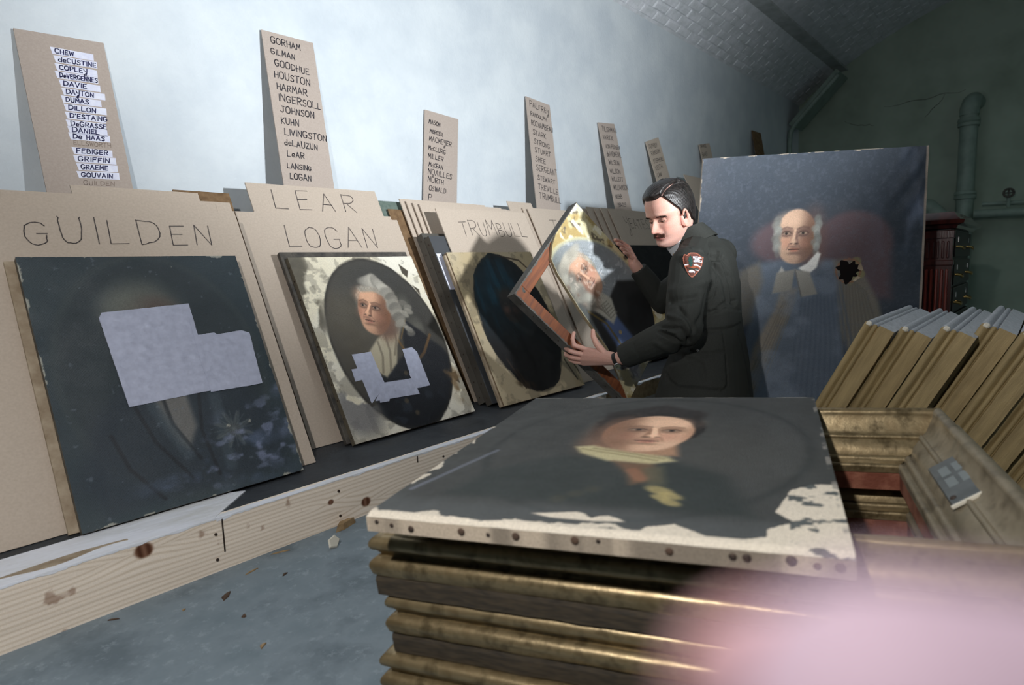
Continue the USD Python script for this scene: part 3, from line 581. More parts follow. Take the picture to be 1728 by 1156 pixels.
# --- nearest portrait, with two tissue patches
def c_guild(X_, Y_):
    p = Paint(X_+.035, Y_, (.18, .235, .26)); w, h = .622, .805
    p.put(p.n(7, 2), (.135, .18, .21), .6); p.put(sm(p.n(3, 5), .45, .7), (.23, .285, .30), .6)
    ov = p.ell(.345, .41, .285, .39, 0, .10); p.put(ov, (.155, .185, .20), .5); rim = p.ell(.345, .41, .295, .40, 0, .03)-p.ell(.345, .41, .275, .38, 0, .03); p.put(rim, (.30, .33, .31), .22)
    p.put(p.ell(.315, .61, .105, .105, 0, .45), (.40, .41, .38), .9); p.put(p.ell(.345, .60, .075, .06, 0, .5), (.36, .29, .26), .8); p.put(p.ell(.265, .62, .06, .06, 0, .6), (.44, .45, .41), .5)
    p.put(p.n(40, 9, 90), (.22, .25, .25), .22)
    coat = p.poly([(.05, .12), (.12, .30), (.24, .40), (.40, .40), (.55, .33), (.64, .18), (.62, .03), (.1, .02)], .03); p.put(coat, (.15, .19, .23), .7)
    p.put(p.poly([(.275, .33), (.37, .335), (.375, .22), (.335, .15), (.315, .18), (.29, .26)], .012), (.47, .46, .44), .85); p.put(p.poly([(.29, .33), (.305, .33), (.32, .2), (.305, .2)], .01), (.30, .30, .30), .5)
    for a, b in (((.30, .36), (.36, .12)), ((.41, .35), (.40, .06)), ((.22, .33), (.33, .06)), ((.15, .24), (.24, .03))): p.put(p.line([a, ((a[0]+b[0])/2-.02, (a[1]+b[1])/2), b], .006), (.09, .11, .13), .7)
    for a, b in (((.26, .34), (.33, .14)), ((.45, .34), (.44, .08))): p.put(p.line([a, b], .02), (.26, .31, .34), .6)
    st = np.zeros_like(X_); u, v = p.loc(.478, .187, .3); r_, a_ = np.hypot(u, v), np.arctan2(v, u); st = 1-sm(r_-.062*(.42+.58*np.abs(np.cos(a_*4))**3), -.006, .008); p.put(st, (.33, .36, .37), .6); p.put(p.ell(.478, .187, .018, .018), (.25, .27, .28), .8)
    for k in range(16): p.put(p.line([(.478, .187), (.478+.06*math.cos(k*.39), .187+.06*math.sin(k*.39))], .0018), (.42, .45, .45), .35)
    sheen = sm(p.n(7, 21, oct=6), .52, .70)*p.poly([(.40, .03), (.66, .03), (.66, .36), (.50, .30), (.36, .14)], .08); p.put(sheen, (.46, .50, .62), .8)  # this and the next two patches: bluish sheen and bloom put into the colour
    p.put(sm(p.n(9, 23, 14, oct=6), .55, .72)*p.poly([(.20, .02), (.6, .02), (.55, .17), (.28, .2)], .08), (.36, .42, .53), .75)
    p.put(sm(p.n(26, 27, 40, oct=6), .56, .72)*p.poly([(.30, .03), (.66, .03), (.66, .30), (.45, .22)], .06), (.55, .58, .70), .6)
    p.put(sm(p.n(60, 25), .70, .76), (.42, .46, .50), .5)
    e = np.minimum(np.minimum(X_, w-X_), np.minimum(Y_, h-Y_)); chips(p, (1-sm(e, 0, .012))*.6, .80, 30, (.60, .60, .56), 14); p.put((1-sm(h-Y_, .0, .02))*sm(p.n(18, 31), .5, .62)*sm(.35-X_, 0, .1), (.42, .45, .44), .7)
    return p.c
def e_guild(x, y): return np.where((x > .615)[:, None], A([[.74, .68, .58]]), A([[.30, .29, .26]]))*(1-.25*meshkit.noise(np.stack([x*60, y*40, 0*x], -1), 3)[:, None])
M = lean(.381, 1.852, SZ+.001, 26.8)
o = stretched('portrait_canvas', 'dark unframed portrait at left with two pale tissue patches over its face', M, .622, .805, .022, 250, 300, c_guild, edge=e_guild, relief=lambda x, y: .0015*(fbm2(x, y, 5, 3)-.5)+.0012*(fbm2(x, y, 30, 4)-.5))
patch(o, [(.160, .600), (.170, .616), (.418, .629), (.418, .50), (.413, .324), (.176, .314)], .0235, seed=1)
patch(o, [(.417, .516), (.470, .518), (.478, .511), (.560, .517), (.585, .505), (.575, .319), (.412, .318)], .0236, seed=2)
patch(o, [(.405, .565), (.414, .552), (.427, .318), (.406, .318), (.402, .46)], .0246, seed=3)
patch(o, [(.160, .600), (.168, .585), (.192, .322), (.176, .314)], .0246, seed=4)
# backing seen at its right edge: old panel with teal paper edge and red flakes
o = thing('backing_panel', 'pale backing panel with teal edge and flakes of red paint behind the patched portrait', 'panel', lean(.36, 1.880, SZ+.001, 26.9))
obj('sheet', box(0, .644, 0, .80, 0, .010), 'edge_cream', o); obj('teal_edge', box(.644, .649, .01, .80, .001, .009), 'teal_edge', o)
rg = np.random.default_rng(8)
for y in (.06, .13, .20, .27, .33, .45, .55, .70): obj('red_flake', rbox(.649, .649+rg.uniform(.005, .009), y, y+rg.uniform(.025, .06), .002, .009), 'red_flake', o)

# --- the grey-haired officer in an oval with strips of tissue
def oval(p, cx, cy, rx, ry, ground, seed, rag=.01, mess=.5, dark=(.24, .22, .19)):
    e = np.hypot((p.X-cx)/rx, (p.Y-cy)/ry); out = sm(e+(p.n(14, seed, oct=5)-.5)*rag*8, .998, 1.012); p.put(out, ground)
    p.put(out*sm(p.n(5, seed+1), .48, .62), A(ground)*A([.95, .93, .87]), .7)
    m = out*sm(p.n(9, seed+2, oct=5), .56, .60); p.put(m, dark, mess); p.put(out*sm(p.n(28, seed+3, oct=5), .60, .64), dark, mess*.8)
    p.put((sm(e, .96, 1.0)-sm(e, 1.0, 1.03)), A(dark)*.7, .6); return out
def c_logan(X_, Y_):
    w, h = .64, .815; p = Paint(X_, Y_, (.27, .26, .235)); p.put(p.ell(.2, .5, .2, .28, .2, .8), (.38, .35, .29), .8); p.put(p.ell(.45, .55, .16, .2, 0, .8), (.20, .195, .18), .7); p.put(p.n(14, 1, 25), (.22, .21, .19), .4)
    p.put(p.ell(.31, .71, .2, .08, 0, .9), (.21, .21, .20), .6)
    for k in range(11): p.put(p.ell(.455+.012*math.sin(k*1.3)+.005*k, .60-.026*k, .05, .036, .8, .4), A([.44, .43, .39])*(.5+.12*(k % 4)), .9)
    p.put(p.poly([(.17, .03), (.155, .20), (.226, .244), (.32, .293), (.442, .352), (.53, .40), (.60, .33), (.645, .22), (.62, .10), (.50, .01), (.30, -.02)], .012), (.075, .085, .11))
    p.put(p.poly([(.405, .40), (.455, .485), (.50, .44), (.545, .39), (.48, .31), (.38, .28)], .008), (.08, .085, .105)); p.put(p.line([(.37, .42), (.39, .34), (.42, .29)], .007), (.42, .32, .18), .9); p.put(p.line([(.56, .40), (.49, .32), (.43, .28)], .008), (.42, .31, .18), .9); p.put(p.line([(.455, .485), (.395, .40)], .004), (.45, .35, .2), .7)
    p.put(p.poly([(.21, .36), (.27, .41), (.345, .46), (.436, .492), (.395, .42), (.36, .37), (.325, .29), (.25, .235), (.215, .27)], .008), (.72, .68, .58))
    for a, b in (((.27, .40), (.24, .26)), ((.32, .43), (.28, .26)), ((.38, .46), (.33, .33))): p.put(p.line([a, ((a[0]+b[0])/2+.012, (a[1]+b[1])/2), b], .006), (.47, .43, .36), .7)
    face(p, .318, .548, .118, -.32, -.62, (.80, .62, .50), (.62, .60, .55), light=-1, wide_=.66)
    for k in range(14): p.put(p.ell(.345+.075*math.cos(1.9-k*.19), .595+.10*math.sin(1.9-k*.19), .036, .024, k*.4, .3), A([.70, .68, .63])*(.75+.1*(k % 4)), .8)
    for k in range(9): p.put(p.ell(.425+.008*math.sin(k*2), .61-.017*k, .032, .016, .4, .28), A([.62, .60, .55])*(.7+.12*(k % 3)), .85)
    p.put(p.ell(.45, .18, .16, .10, .3, .7), (.10, .12, .15), .6); p.put(sm(p.n(24, 7, oct=5), .55, .7)*p.ell(.3, .12, .2, .11, 0, .5), (.20, .23, .27), .6)
    for x, y in ((.33, .06), (.35, .24), (.30, .12)): p.put(p.ell(x, y, .011, .011, 0, .4), (.38, .33, .24), .7)
    oval(p, .343, .398, .288, .405, (.94, .92, .855), 51, mess=.3)
    lf = sm(.10-X_, 0, .05)*sm(Y_-.42, 0, .1); p.put(lf*sm(p.n(9, 57, oct=5), .38, .46), (.33, .31, .26), .9); p.put(p.poly([(.545, .775), (.585, .735), (.565, .70), (.545, .725)], .003), (.30, .27, .22)); p.put(p.poly([(.575, .66), (.605, .635), (.60, .60)], .003), (.30, .27, .22))
    p.put(p.poly([(.585, .20), (.625, .205), (.62, .145), (.60, .16)], .004), (.33, .28, .22)); br = p.ell(.595, .155, .05, .10, .3, .6)*sm(p.n(16, 58, oct=5), .42, .6); p.put(br, (.50, .40, .27), .8)
    p.put(p.ell(.06, .12, .09, .12, .5, .5)*sm(p.n(11, 60, oct=5), .46, .54), (.45, .45, .46), .8)
    return p.c
o = stretched('oval_portrait', 'oval portrait of a grey-haired officer in dark coat with strips of white tissue', lean(1.277, 1.958, SZ+.001, 29), .64, .815, .024, 230, 290, c_logan, edge=(.42, .39, .33), nails='l', relief=lambda x, y: .0008*(fbm2(x, y, 30, 4)-.5))
z = .0250
patch(o, [(.124, .359), (.217, .359), (.226, .205), (.132, .141)], z, seed=11); patch(o, [(.377, .348), (.432, .352), (.450, .325), (.448, .164), (.384, .163), (.366, .228)], z, seed=12)
patch(o, [(.227, .216), (.372, .211), (.376, .136), (.151, .147)], z+.0006, seed=13); patch(o, [(.098, .296), (.133, .298), (.131, .245), (.095, .243)], z+.0006, seed=14)
patch(o, [(.199, .215), (.231, .214), (.228, .157), (.189, .157)], z+.0012, seed=15); patch(o, [(.175, .163), (.228, .157), (.214, .134), (.170, .136)], z+.0014, seed=16); patch(o, [(.362, .23), (.374, .23), (.384, .163), (.374, .163)], z+.0012, seed=17)
o = thing('stretcher_frame', 'thick dark wooden stretcher leaning close behind the grey-haired oval portrait', 'frame', lean(1.262, 1.988, SZ+.001, 28.6))
for nm, (x0, x1, y0, y1) in (('bar', (0, .055, 0, .84)), ('bar', (.60, .655, 0, .84)), ('bar', (.055, .60, 0, .055)), ('bar', (.055, .60, .785, .84))): obj(nm, rbox(x0, x1, y0, y1, 0, .022, .002), 'edge_dark', o)

# --- two canvases seen edge-on with rows of tacks
def c_plain(c1, c2, seed): return lambda X_, Y_: Paint(X_, Y_, c1).put(fbm2(X_, Y_, 6, seed), c2, .8).c
e_g = lambda a, b, s: (lambda x, y: A(a)[None]+(A(b)-A(a))[None]*fbm2(x+.3*y, y, 9, s)[:, None])
o = stretched('tacked_canvas', 'tacked canvas with grey edges standing edge-on right of the grey-haired oval portrait', lean(2.05, 2.043, SZ+.001, 26.1), .60, .915, .045, 24, 40, c_plain((.30, .29, .27), (.36, .35, .32), 3), 'canvas_matte', edge=e_g((.30, .29, .27), (.42, .40, .37), 4), nails='l')
o = stretched('tacked_canvas', 'dark tacked canvas with a white paper tag, just left of the black oval portrait', lean(2.05, 1.990, SZ+.001, 26.1), .58, .90, .040, 24, 40, c_plain((.27, .28, .29), (.33, .34, .36), 5), 'canvas_matte', edge=e_g((.36, .34, .31), (.26, .25, .23), 6), nails='l')
obj('paper_tag', box(.006, .040, .60, .80, .040, .0408), 'paper_label', o, label='white paper tag')

# --- almost black oval portrait under the TRUMBULL divider
def c_dark(X_, Y_):
    p = Paint(X_, Y_, (.065, .055, .06)); p.put(p.ell(.22, .60, .2, .2, .3, .9), (.05, .19, .25), .95); p.put(sm(p.n(34, 4, 7, oct=5), .45, .65)*p.ell(.21, .60, .2, .22, 0, .6), (.08, .31, .40), .7)
    face(p, .30, .50, .095, -.1, -.2, (.20, .175, .16), None, op=.75, shade=(.08, .07, .07), mouth=(.15, .10, .10), eyes=.5); p.put(p.poly([(.23, .60), (.37, .61), (.37, .55), (.24, .54)], .02), (.23, .21, .19), .5)
    p.put(p.poly([(.25, .42), (.30, .40), (.38, .345), (.46, .31), (.48, .22), (.42, .28), (.32, .35)], .01), (.18, .20, .20), .6); p.put(p.n(18, 8), (.05, .042, .045), .3)
    oval(p, .315, .408, .262, .385, (.76, .70, .58), 71, mess=.25, rag=.02)
    for k, (x, y, l) in enumerate(((.13, .22, .16), (.17, .16, .1), (.58, .2, .13), (.545, .16, .12), (.50, .74, .12))): p.put(p.line([(x, y), (x+l*.35, y-l)] if k < 4 else [(x-.15, y+.05), (x, y+.02), (x+.1, y-.1)], .006), (.20, .15, .11), .8)
    p.put(p.ell(.20, .075, .06, .02, -.3, .5)*sm(p.n(40, 73), .3, .5), (.22, .17, .12), .85)
    return p.c
stretched('oval_portrait', 'nearly black oval portrait on a cream ground leaning left of the lifted portrait', lean(2.06, 1.912, SZ+.001, 26.6, -2), .625, .812, .03, 200, 250, c_dark, edge=e_g((.60, .53, .43), (.45, .38, .30), 9), nails='l')
obj('stretcher_bar', rbox(-.012, 0, 0, .80, .006, .024, .002), 'edge_cream', stage.GetPrimAtPath('/World/oval_portrait_001'))
stretched('portrait_canvas', 'black unlit canvas below the six-letter divider, behind the hands of the man', lean(3.60, 1.985, SZ+.001, 26), 1.0, .865, .03, 30, 30, c_plain((.06, .06, .07), (.09, .09, .10), 12), 'canvas_matte', edge=(.5, .46, .4))
# --- the large standing clergy portrait with a hole in the canvas
BW, BH = 1.0, 1.295
def hole_big(x, y):
    return np.hypot(x-.684, (y-.735)/1.05) < rim_big(x, y)
def rim_big(x, y): a = np.arctan2(y-.735, x-.684); return .047+.009*np.sin(3*a+.6)+.006*np.sin(7*a)+.004*np.sin(11*a+2)
def c_big(X_, Y_):
    p = Paint(X_, Y_, (.185, .215, .255)); p.put(p.n(4, 1), (.135, .165, .205), .7); p.put(sm(p.n(5, 8, oct=5), .5, .75), (.24, .25, .28), .5)
    ch = np.maximum(p.ell(.70, .86, .17, .155, 0, .12), p.ell(.42, .88, .17, .11, 0, .2)); ch = np.maximum(ch, p.poly([(.55, .95), (.86, .92), (.87, .60), (.6, .6)], .03)); p.put(ch, (.335, .265, .285), .9)
    robe = p.poly([(.29, .78), (.38, .80), (.50, .80), (.62, .785), (.66, .60), (.67, .40), (.74, .05), (.16, .05), (.24, .40), (.28, .62)], .02); p.put(robe, (.33, .37, .425), .95)  # robe tone raised: bluish sheen on the canvas put into the colour
    p.put(p.poly([(.205, .75), (.29, .79), (.31, .70), (.27, .50), (.20, .45), (.16, .56)], .02), (.38, .36, .33), .9)
    p.put(p.poly([(.615, .785), (.67, .795), (.75, .72), (.82, .58), (.86, .42), (.84, .28), (.72, .30), (.66, .45), (.645, .62)], .015), (.42, .40, .365), .95)
    for k in range(9): p.put(p.line([(.665+.012*k, .72-.01*k), (.675+.02*k, .33+.01*k)], .005), (.34, .325, .30), .6)
    p.put(p.poly([(.395, .66), (.47, .66), (.44, .54), (.37, .36), (.30, .12), (.235, .14), (.29, .38), (.37, .56)], .015), (.47, .44, .40), .95)
    for k in range(6): p.put(p.line([(.41+.01*k, .6), (.25+.016*k, .15)], .004), (.38, .36, .33), .6)
    for k in range(12): p.put(p.line([(.50+.013*k, .72), (.47+.022*k, .40), (.45+.026*k, .06)], .006), (.27, .31, .375), .5)
    p.put(sm(p.n(9, 12, oct=5), .46, .66)*robe, (.45, .49, .55), .6); p.put(sm(X_, .72, 1.0)*sm(p.n(7, 13, 4, oct=5), .40, .62), (.42, .46, .55), .75); p.put(sm(p.n(80, 15, oct=3), .5, .7), (.33, .35, .40), .25)
    face(p, .448, .910, .128, 0, -.16, (.70, .58, .50), (.58, .58, .56), bald=True, light=-1, wide_=.70, shade=(.36, .27, .25))
    for s_, xx in ((-1, .362), (1, .545)):
        for k in range(7): p.put(p.ell(xx-s_*.004+s_*.005*math.sin(k*2), .985-.026*k, .014, .022, 0, .4), A([.56, .57, .56])*(.75+.12*(k % 3)), .6)
    p.put(p.poly([(.545, .83), (.56, .82), (.545, .755), (.505, .72), (.465, .755), (.50, .775)], .006), (.80, .79, .78)); p.put(p.poly([(.39, .765), (.41, .735), (.375, .73)], .006), (.62, .61, .60))
    p.put(p.poly([(.45, .75), (.515, .735), (.555, .628), (.485, .615)], .006), (.52, .51, .49)); p.put(p.poly([(.37, .735), (.45, .75), (.44, .65), (.355, .635)], .006), (.49, .48, .46)); p.put(p.line([(.452, .745), (.485, .617)], .003), (.36, .35, .34), .9)
    u, v = X_-.684, Y_-.735; hl = sm(.066-np.hypot(u, v)-.010*np.sin(5*np.arctan2(v, u)), -.004, .006); p.put(hl*sm(u, -.01, .03), (.46, .44, .30), .8); p.put((np.abs(np.hypot(u, v/1.05)-.053) < .004), (.50, .33, .24), .7)
    p.c = np.clip(p.c*A([1.17, 1.17, 1.15]), 0, 1)
    e = np.minimum(np.minimum(X_, BW-X_), BH-Y_); chips(p, (1-sm(e, 0, .008)), .86, 30, (.68, .63, .56), 14); p.put((X_ > BW-.008), (.66, .60, .54), .9)
    return p.c
def r_big(x, y):                                     # slack canvas: drawn folds running in from the right-hand corners
    s = .010*(fbm2(x, y, 3, 2)-.5)
    f = np.sin((y*30+x*16)+3*fbm2(x, y, 3, 5))*sm(x, .66, 1.0)*.0035*sm(y, .35, .6)+np.sin(x*60-y*46)*.004*sm(x, .78, .95)*sm(y, .9, 1.1)
    return s*np.minimum(1, np.minimum(x, BW-x)*12)+f*np.minimum(1, (BW-x)*30)
exb = A([.5417, -.8406, 0]); exb /= np.linalg.norm(exb); RB = np.stack([exb, A([0, 0, 1.]), np.cross(exb, [0, 0, 1.])], 1)
o = thing('large_portrait', 'large unframed portrait of a bald old clergyman with a torn hole in the canvas', 'painting', mat4(RB, (2.927, 1.314, 0)))
m, c = panel(BW, BH, .032, 270, 340, c_big, r_big, edge=(.70, .64, .57), hole=hole_big)
bv = m.vertices; rr_ = np.hypot(bv[:, 0]-.684, (bv[:, 1]-.735)/1.05); rb_ = rim_big(bv[:, 0], bv[:, 1]); k_ = np.where((np.abs(rr_-rb_) < .0034) & (bv[:, 2] > .01), rb_/np.maximum(rr_, 1e-6), 1.0)
m.vertices[:, 0] = .684+(bv[:, 0]-.684)*k_; m.vertices[:, 1] = .735+(bv[:, 1]-.735)*k_
m.vertices[:, 0] -= .085*(1-m.vertices[:, 0]/BW)*(1-m.vertices[:, 1]/BH)
obj('canvas', m, 'canvas_paint', o, col=c)
rg = np.random.default_rng(4); a = np.linspace(0, 2*np.pi, 10)[:-1]
for q in (.35, 5.3):                    # curled flaps of torn canvas round the hole
    cx, cy = .684+.045*math.cos(q), .735+.047*math.sin(q); n_ = A([math.cos(q), math.sin(q)]); t_ = A([-n_[1], n_[0]]); P = []
    for u, v, z in ((-.016, .006, .034), (.018, .006, .034), (.012, -.006, .030), (-.004, -.012, .022), (-.018, -.003, .029)): P.append((cx+t_[0]*u+n_[0]*v, cy+t_[1]*u+n_[1]*v, z))
    P = A(P); obj('torn_flap', trimesh.convex.convex_hull(np.vstack([P, P+[0, 0, .0015]])), 'edge_cream', o)
for x in (.0, .94): obj('stretcher_bar', rbox(x+.005, x+.055, .02, BH-.02, -.03, -.001, .002), 'edge_dark', o)
obj('stretcher_bar', rbox(.055, .94, BH-.07, BH-.02, -.03, -.001, .002), 'edge_dark', o)
for x in (.16, .80): obj('prop_leg', tube([(x, 1.1, -.03), (x, .02, -.33)], .018, 8), 'brown_wood', o)

# --- the portrait the man is holding: canvas come loose from a brown wooden stretcher along one side
RH = A([[.7423, -.6249, -.2420], [-.0181, .3423, -.9394], [.6699, .7017, .2428]]); MH = mat4(RH, (2.2474, 1.3404, .2088))
HW, HH = .552, .70
def loose(y): return np.interp(y, [0, .05, .097, .221, .43, .60, .66, .69, .70], [.006, .035, .056, .117, .158, .205, .235, .29, .33])
def c_held(X_, Y_):
    p = Paint(X_, Y_, (.60, .62, .63)); p.put(p.n(16, 1, 22, oct=5), (.44, .47, .48), .9); p.put(sm(p.n(50, 2, 70, oct=4), .52, .72), (.76, .78, .80), .6)
    p.put(p.ell(.20, .60, .10, .12, .3, .8), (.36, .38, .37), .7); p.put(p.ell(.20, .42, .07, .14, 0, .8), (.30, .31, .29), .7)
    p.put(p.poly([(.11, .20), (.19, .395), (.25, .30), (.31, .33), (.42, .34), (.52, .24), (.54, .04), (.10, .02)], .01), (.17, .17, .17)); p.put(p.poly([(.20, .30), (.285, .27), (.26, .06), (.14, .06)], .012), (.33, .40, .55)); p.put(p.poly([(.30, .18), (.40, .26), (.50, .20), (.50, .05), (.28, .05)], .02), (.12, .12, .12))
    p.put(p.ell(.235, .20, .009, .009), (.62, .56, .42)); p.put(p.line([(.19, .385), (.215, .28), (.17, .06)], .006), (.42, .35, .18), .8)
    p.put(p.poly([(.20, .425), (.315, .375), (.33, .32), (.285, .255), (.24, .25), (.225, .33)], .008), (.70, .69, .64))
    for k in range(6): p.put(p.line([(.215+.012*k, .395-.012*k), (.25, .35-.015*k), (.30, .335-.014*k)], .003), (.50, .49, .45), .8)
    face(p, .300, .487, .105, .06, .22, (.74, .58, .48), (.66, .64, .58), light=1, wide_=.72)
    for k in range(13): p.put(p.ell(.235+.018*math.sin(k*1.9), .60-.018*k, .028, .022, k, .5), A([.66, .65, .60])*(.68+.11*(k % 4)), .8)
    for k in range(5): p.put(p.ell(.25+.03*k, .602-.006*abs(k-2), .03, .018, 0, .5), A([.70, .68, .62])*(.85+.08*(k % 3)), .8)
    p.put(sm(p.n(70, 6, oct=3), .56, .7)*p.ell(.30, .46, .09, .11), (.84, .78, .72), .5)
    e = np.hypot((X_-.275)/.262, (Y_-.345)/.325); out = sm(e+(p.n(14, 9, oct=5)-.5)*.06, .985, 1.01); p.put(out, (.80, .76, .60)); p.put(out*sm(p.n(12, 10, oct=5), .46, .6), (.62, .52, .30), .8); p.put(out*sm(p.n(22, 12, oct=5), .58, .64), (.36, .32, .26), .85); p.put(out*sm(p.n(30, 13, oct=5), .60, .66), (.88, .86, .78), .9)
    p.put((sm(e, .93, .985)-sm(e, .985, 1.02))*sm(Y_-.2, 0, .1), (.82, .78, .58), .6); p.put(p.ell(.16, .06, .035, .09, -.5, .6), (.80, .82, .90), .6)
    ll = 1-sm(X_-loose(Y_), .003, .008); p.put(ll, (.80, .76, .62), .9); return p.c
o = thing('held_portrait', 'loose portrait on a brown wooden stretcher held up in the hands of the kneeling man', 'painting', MH)
lo = lambda s, y: loose(y)+(HW-loose(y))*s
m, c = panel(1, HH, .004, 170, 230, lambda s, y: c_held(lo(s, y), y), lambda s, y: .012*np.exp(-s/.05)*sm(y, .0, .3)+.003*(fbm2(s, y, 5, 3)-.5), edge=(.66, .60, .48))
m.vertices[:, 0] = lo(m.vertices[:, 0], m.vertices[:, 1]); obj('canvas', m, 'canvas_paint', o, col=c)
bt = .050; bw_ = .052
obj('stretcher_bar', rbox(.0, bw_, 0, HH, -bt, -.001, .002), 'brown_wood', o); obj('stretcher_bar', rbox(HW-bw_, HW, 0, HH, -bt, -.001, .002), 'brown_wood', o)
obj('stretcher_bar', rbox(bw_, HW-bw_, HH-bw_, HH, -bt, -.001, .002), 'brown_wood', o); obj('stretcher_bar', rbox(bw_, HW-bw_, 0, bw_, -bt, -.001, .002), 'brown_wood', o)
rg = np.random.default_rng(6)
def strip(n, L_, horizontal, at):                     # torn grey canvas edge tacked round the outside of the bars
    u = np.linspace(-.004, L_+.004, n); f = .001+.006*rg.random(n)**2; P = [(x, -.003) for x in u]+[(x, y) for x, y in zip(u[::-1], f)]
    m = trimesh.creation.extrude_polygon(sg.Polygon(P), .003, engine='earcut')
    b = box(-.004, L_+.004, -.003, -.0004, -bt, 0); m = cat_([m, b])
    if horizontal: m.vertices = np.c_[m.vertices[:, 0], at-m.vertices[:, 1], m.vertices[:, 2]]
    else: m.vertices = np.c_[at+m.vertices[:, 1], m.vertices[:, 0], m.vertices[:, 2]]
    m.fix_normals(); return m
obj('tacking_edge', strip(90, HH, False, 0), 'edge_gray', o); obj('tacking_edge', strip(70, HW, True, HH), 'edge_gray', o)
for k in range(9):
    T = trimesh.geometry.align_vectors([0, 0, 1], [-1, 0, 0]); T[:3, 3] = (-.0035, .05+.075*k, -.02); c_ = trimesh.creation.cylinder(.003, .003, sections=8); c_.apply_transform(T); obj('tack', c_, 'nail_iron', o)
obj('torn_scrap', trimesh.convex.convex_hull(A([(.030, .655, -.02), (.055, .665, -.01), (.05, .69, .0), (.028, .68, -.004), (.04, .67, .004)])), 'edge_gray', o)

# --- the portrait lying on the pile of frames
exs = A([.31401306, -.94770075, .05708842]); eys = A([.94822942, .31606093, .03108787]); eys -= exs*(exs@eys); eys /= np.linalg.norm(eys); ezs = np.cross(exs, eys)
RS = np.stack([exs, eys, ezs], 1); OS = A([.4882, .7266, .4548])
SWd, SHt = .622, .703
def c_stack(X_, Y_):
    p = Paint(X_, Y_, (.245, .25, .245)); w, h = SWd, SHt; p.put(p.n(4, 1), (.20, .21, .205), .6); p.put(sm(p.n(9, 2, 5, oct=5), .5, .72), (.30, .31, .31), .45)
    rim = p.ell(.33, .36, .275, .325, 0, .03)-p.ell(.33, .36, .262, .312, 0, .03); p.put(rim, (.13, .15, .15), .5); p.put(p.ell(.45, .33, .13, .14, 0, .9), (.29, .29, .27), .5)
    p.put(p.poly([(.08, .09), (.11, .20), (.20, .28), (.28, .30), (.40, .27), (.48, .22), (.52, .08)], .02), (.165, .19, .185), .95)
    p.put(p.poly([(.255, .37), (.39, .36), (.40, .30), (.30, .29), (.24, .32)], .01), (.66, .51, .40))
    face(p, .326, .435, .112, -.05, .26, (.88, .72, .60), (.10, .085, .075), light=1, wide_=.74, hairside=False, shade=(.50, .37, .29), mouth=(.66, .43, .37))
    p.put(p.poly([(.225, .47), (.235, .52), (.29, .565), (.35, .56), (.40, .525), (.41, .47), (.42, .57), (.33, .63), (.22, .57)], .012), (.13, .11, .10), .95)
    p.put(p.poly([(.215, .335), (.245, .345), (.31, .315), (.385, .295), (.40, .275), (.36, .255), (.29, .265), (.235, .30)], .008), (.74, .70, .54))
    for a, b in (((.23, .325), (.37, .275)), ((.25, .33), (.38, .285))): p.put(p.line([a, b], .0035), (.55, .50, .36), .7)
    p.put(p.poly([(.30, .265), (.37, .255), (.385, .19), (.35, .165), (.335, .21)], .012), (.46, .34, .25), .9); p.put(p.poly([(.355, .24), (.385, .25), (.40, .17), (.375, .16)], .01), (.34, .33, .26), .8); p.put(p.line([(.34, .225), (.36, .19)], .012), (.58, .40, .30), .6)
    for x, y, r in ((.395, .150, .018), (.412, .133, .015), (.415, .11, .013), (.40, .125, .012)): p.put(p.ell(x, y, r*1.3, r*.7, -.5, .4), (.66, .60, .40), .8)
    for k in range(3): p.put(p.ell(.30-.02*k, .14-.02*k, .012, .012, 0, .5), (.27, .26, .21), .5)
    e = np.minimum(np.minimum(X_, w-X_), np.minimum(Y_, h-Y_))
    p.put(p.line([(.015, .10), (.075, .30)], .006), (.43, .45, .50), .7); p.put((1-sm(Y_, .05, .09))*p.n(12, 4), (.37, .39, .40), .7)
    g = (.83, .79, .72); d = sm(.013+.013*(p.n(22, 30, oct=5)-.35)*2-Y_, 0, .003); p.put(d, g)
    nb = p.n(20, 31, 34, oct=5); p.put(sm(nb-.55*sm(Y_, .0, .085), .50, .512)*(Y_ < .09)*sm(X_, .0, .03), g, .95)
    p.put((sm(p.n(26, 32, 20, oct=5)-.6*sm(X_, .0, .075), .52, .53))*(X_ < .08)*(Y_ < .45), g, .95)
    cr = p.poly([(.395, -.01), (.40, .03), (.43, .045), (.47, .020), (.51, .018), (.535, .03), (.535, .05), (.565, .075), (.545, .10), (.555, .14), (.565, .175), (.59, .20), (.63, .205), (.63, -.01)], .003)
    cr = np.clip(cr+.0*Y_, 0, 1); isl = p.n(34, 33, 46, oct=4); jag = sm(p.n(30, 34, 60, oct=5)-.5+cr*.9, .42, .45); p.put(jag, g); p.put(jag*(sm(isl, .64, .65))*(X_ > .56), (.30, .32, .32), .95)
    p.put(p.poly([(.24, .045), (.27, .052), (.30, .06), (.315, .055), (.32, .047), (.345, .055), (.36, .048), (.37, .04), (.33, .035), (.27, .036)], .002), g); p.put(p.poly([(.31, .058), (.325, .05), (.338, .056), (.325, .044)], .002), (.22, .23, .23))
    p.put((1-sm(h-Y_, .0, .008))*sm(p.n(24, 35), .55, .6), (.62, .60, .56), .8); p.put((w-X_ < .006)*sm(p.n(30, 36), .5, .6), (.55, .53, .50), .8)
    return p.c
def e_stack(x, y):
    b = meshkit.fbm(np.stack([x*14, y*14, 0*x], -1), 4, 5); c = A([.74, .68, .60])[None]*(1-.28*sm(b, .45, .7)[:, None]); return np.where((y > .35)[:, None] | (x < .01)[:, None]&(y > .02)[:, None], c*.6, c)
M = mat4(RS, OS-ezs*.026)
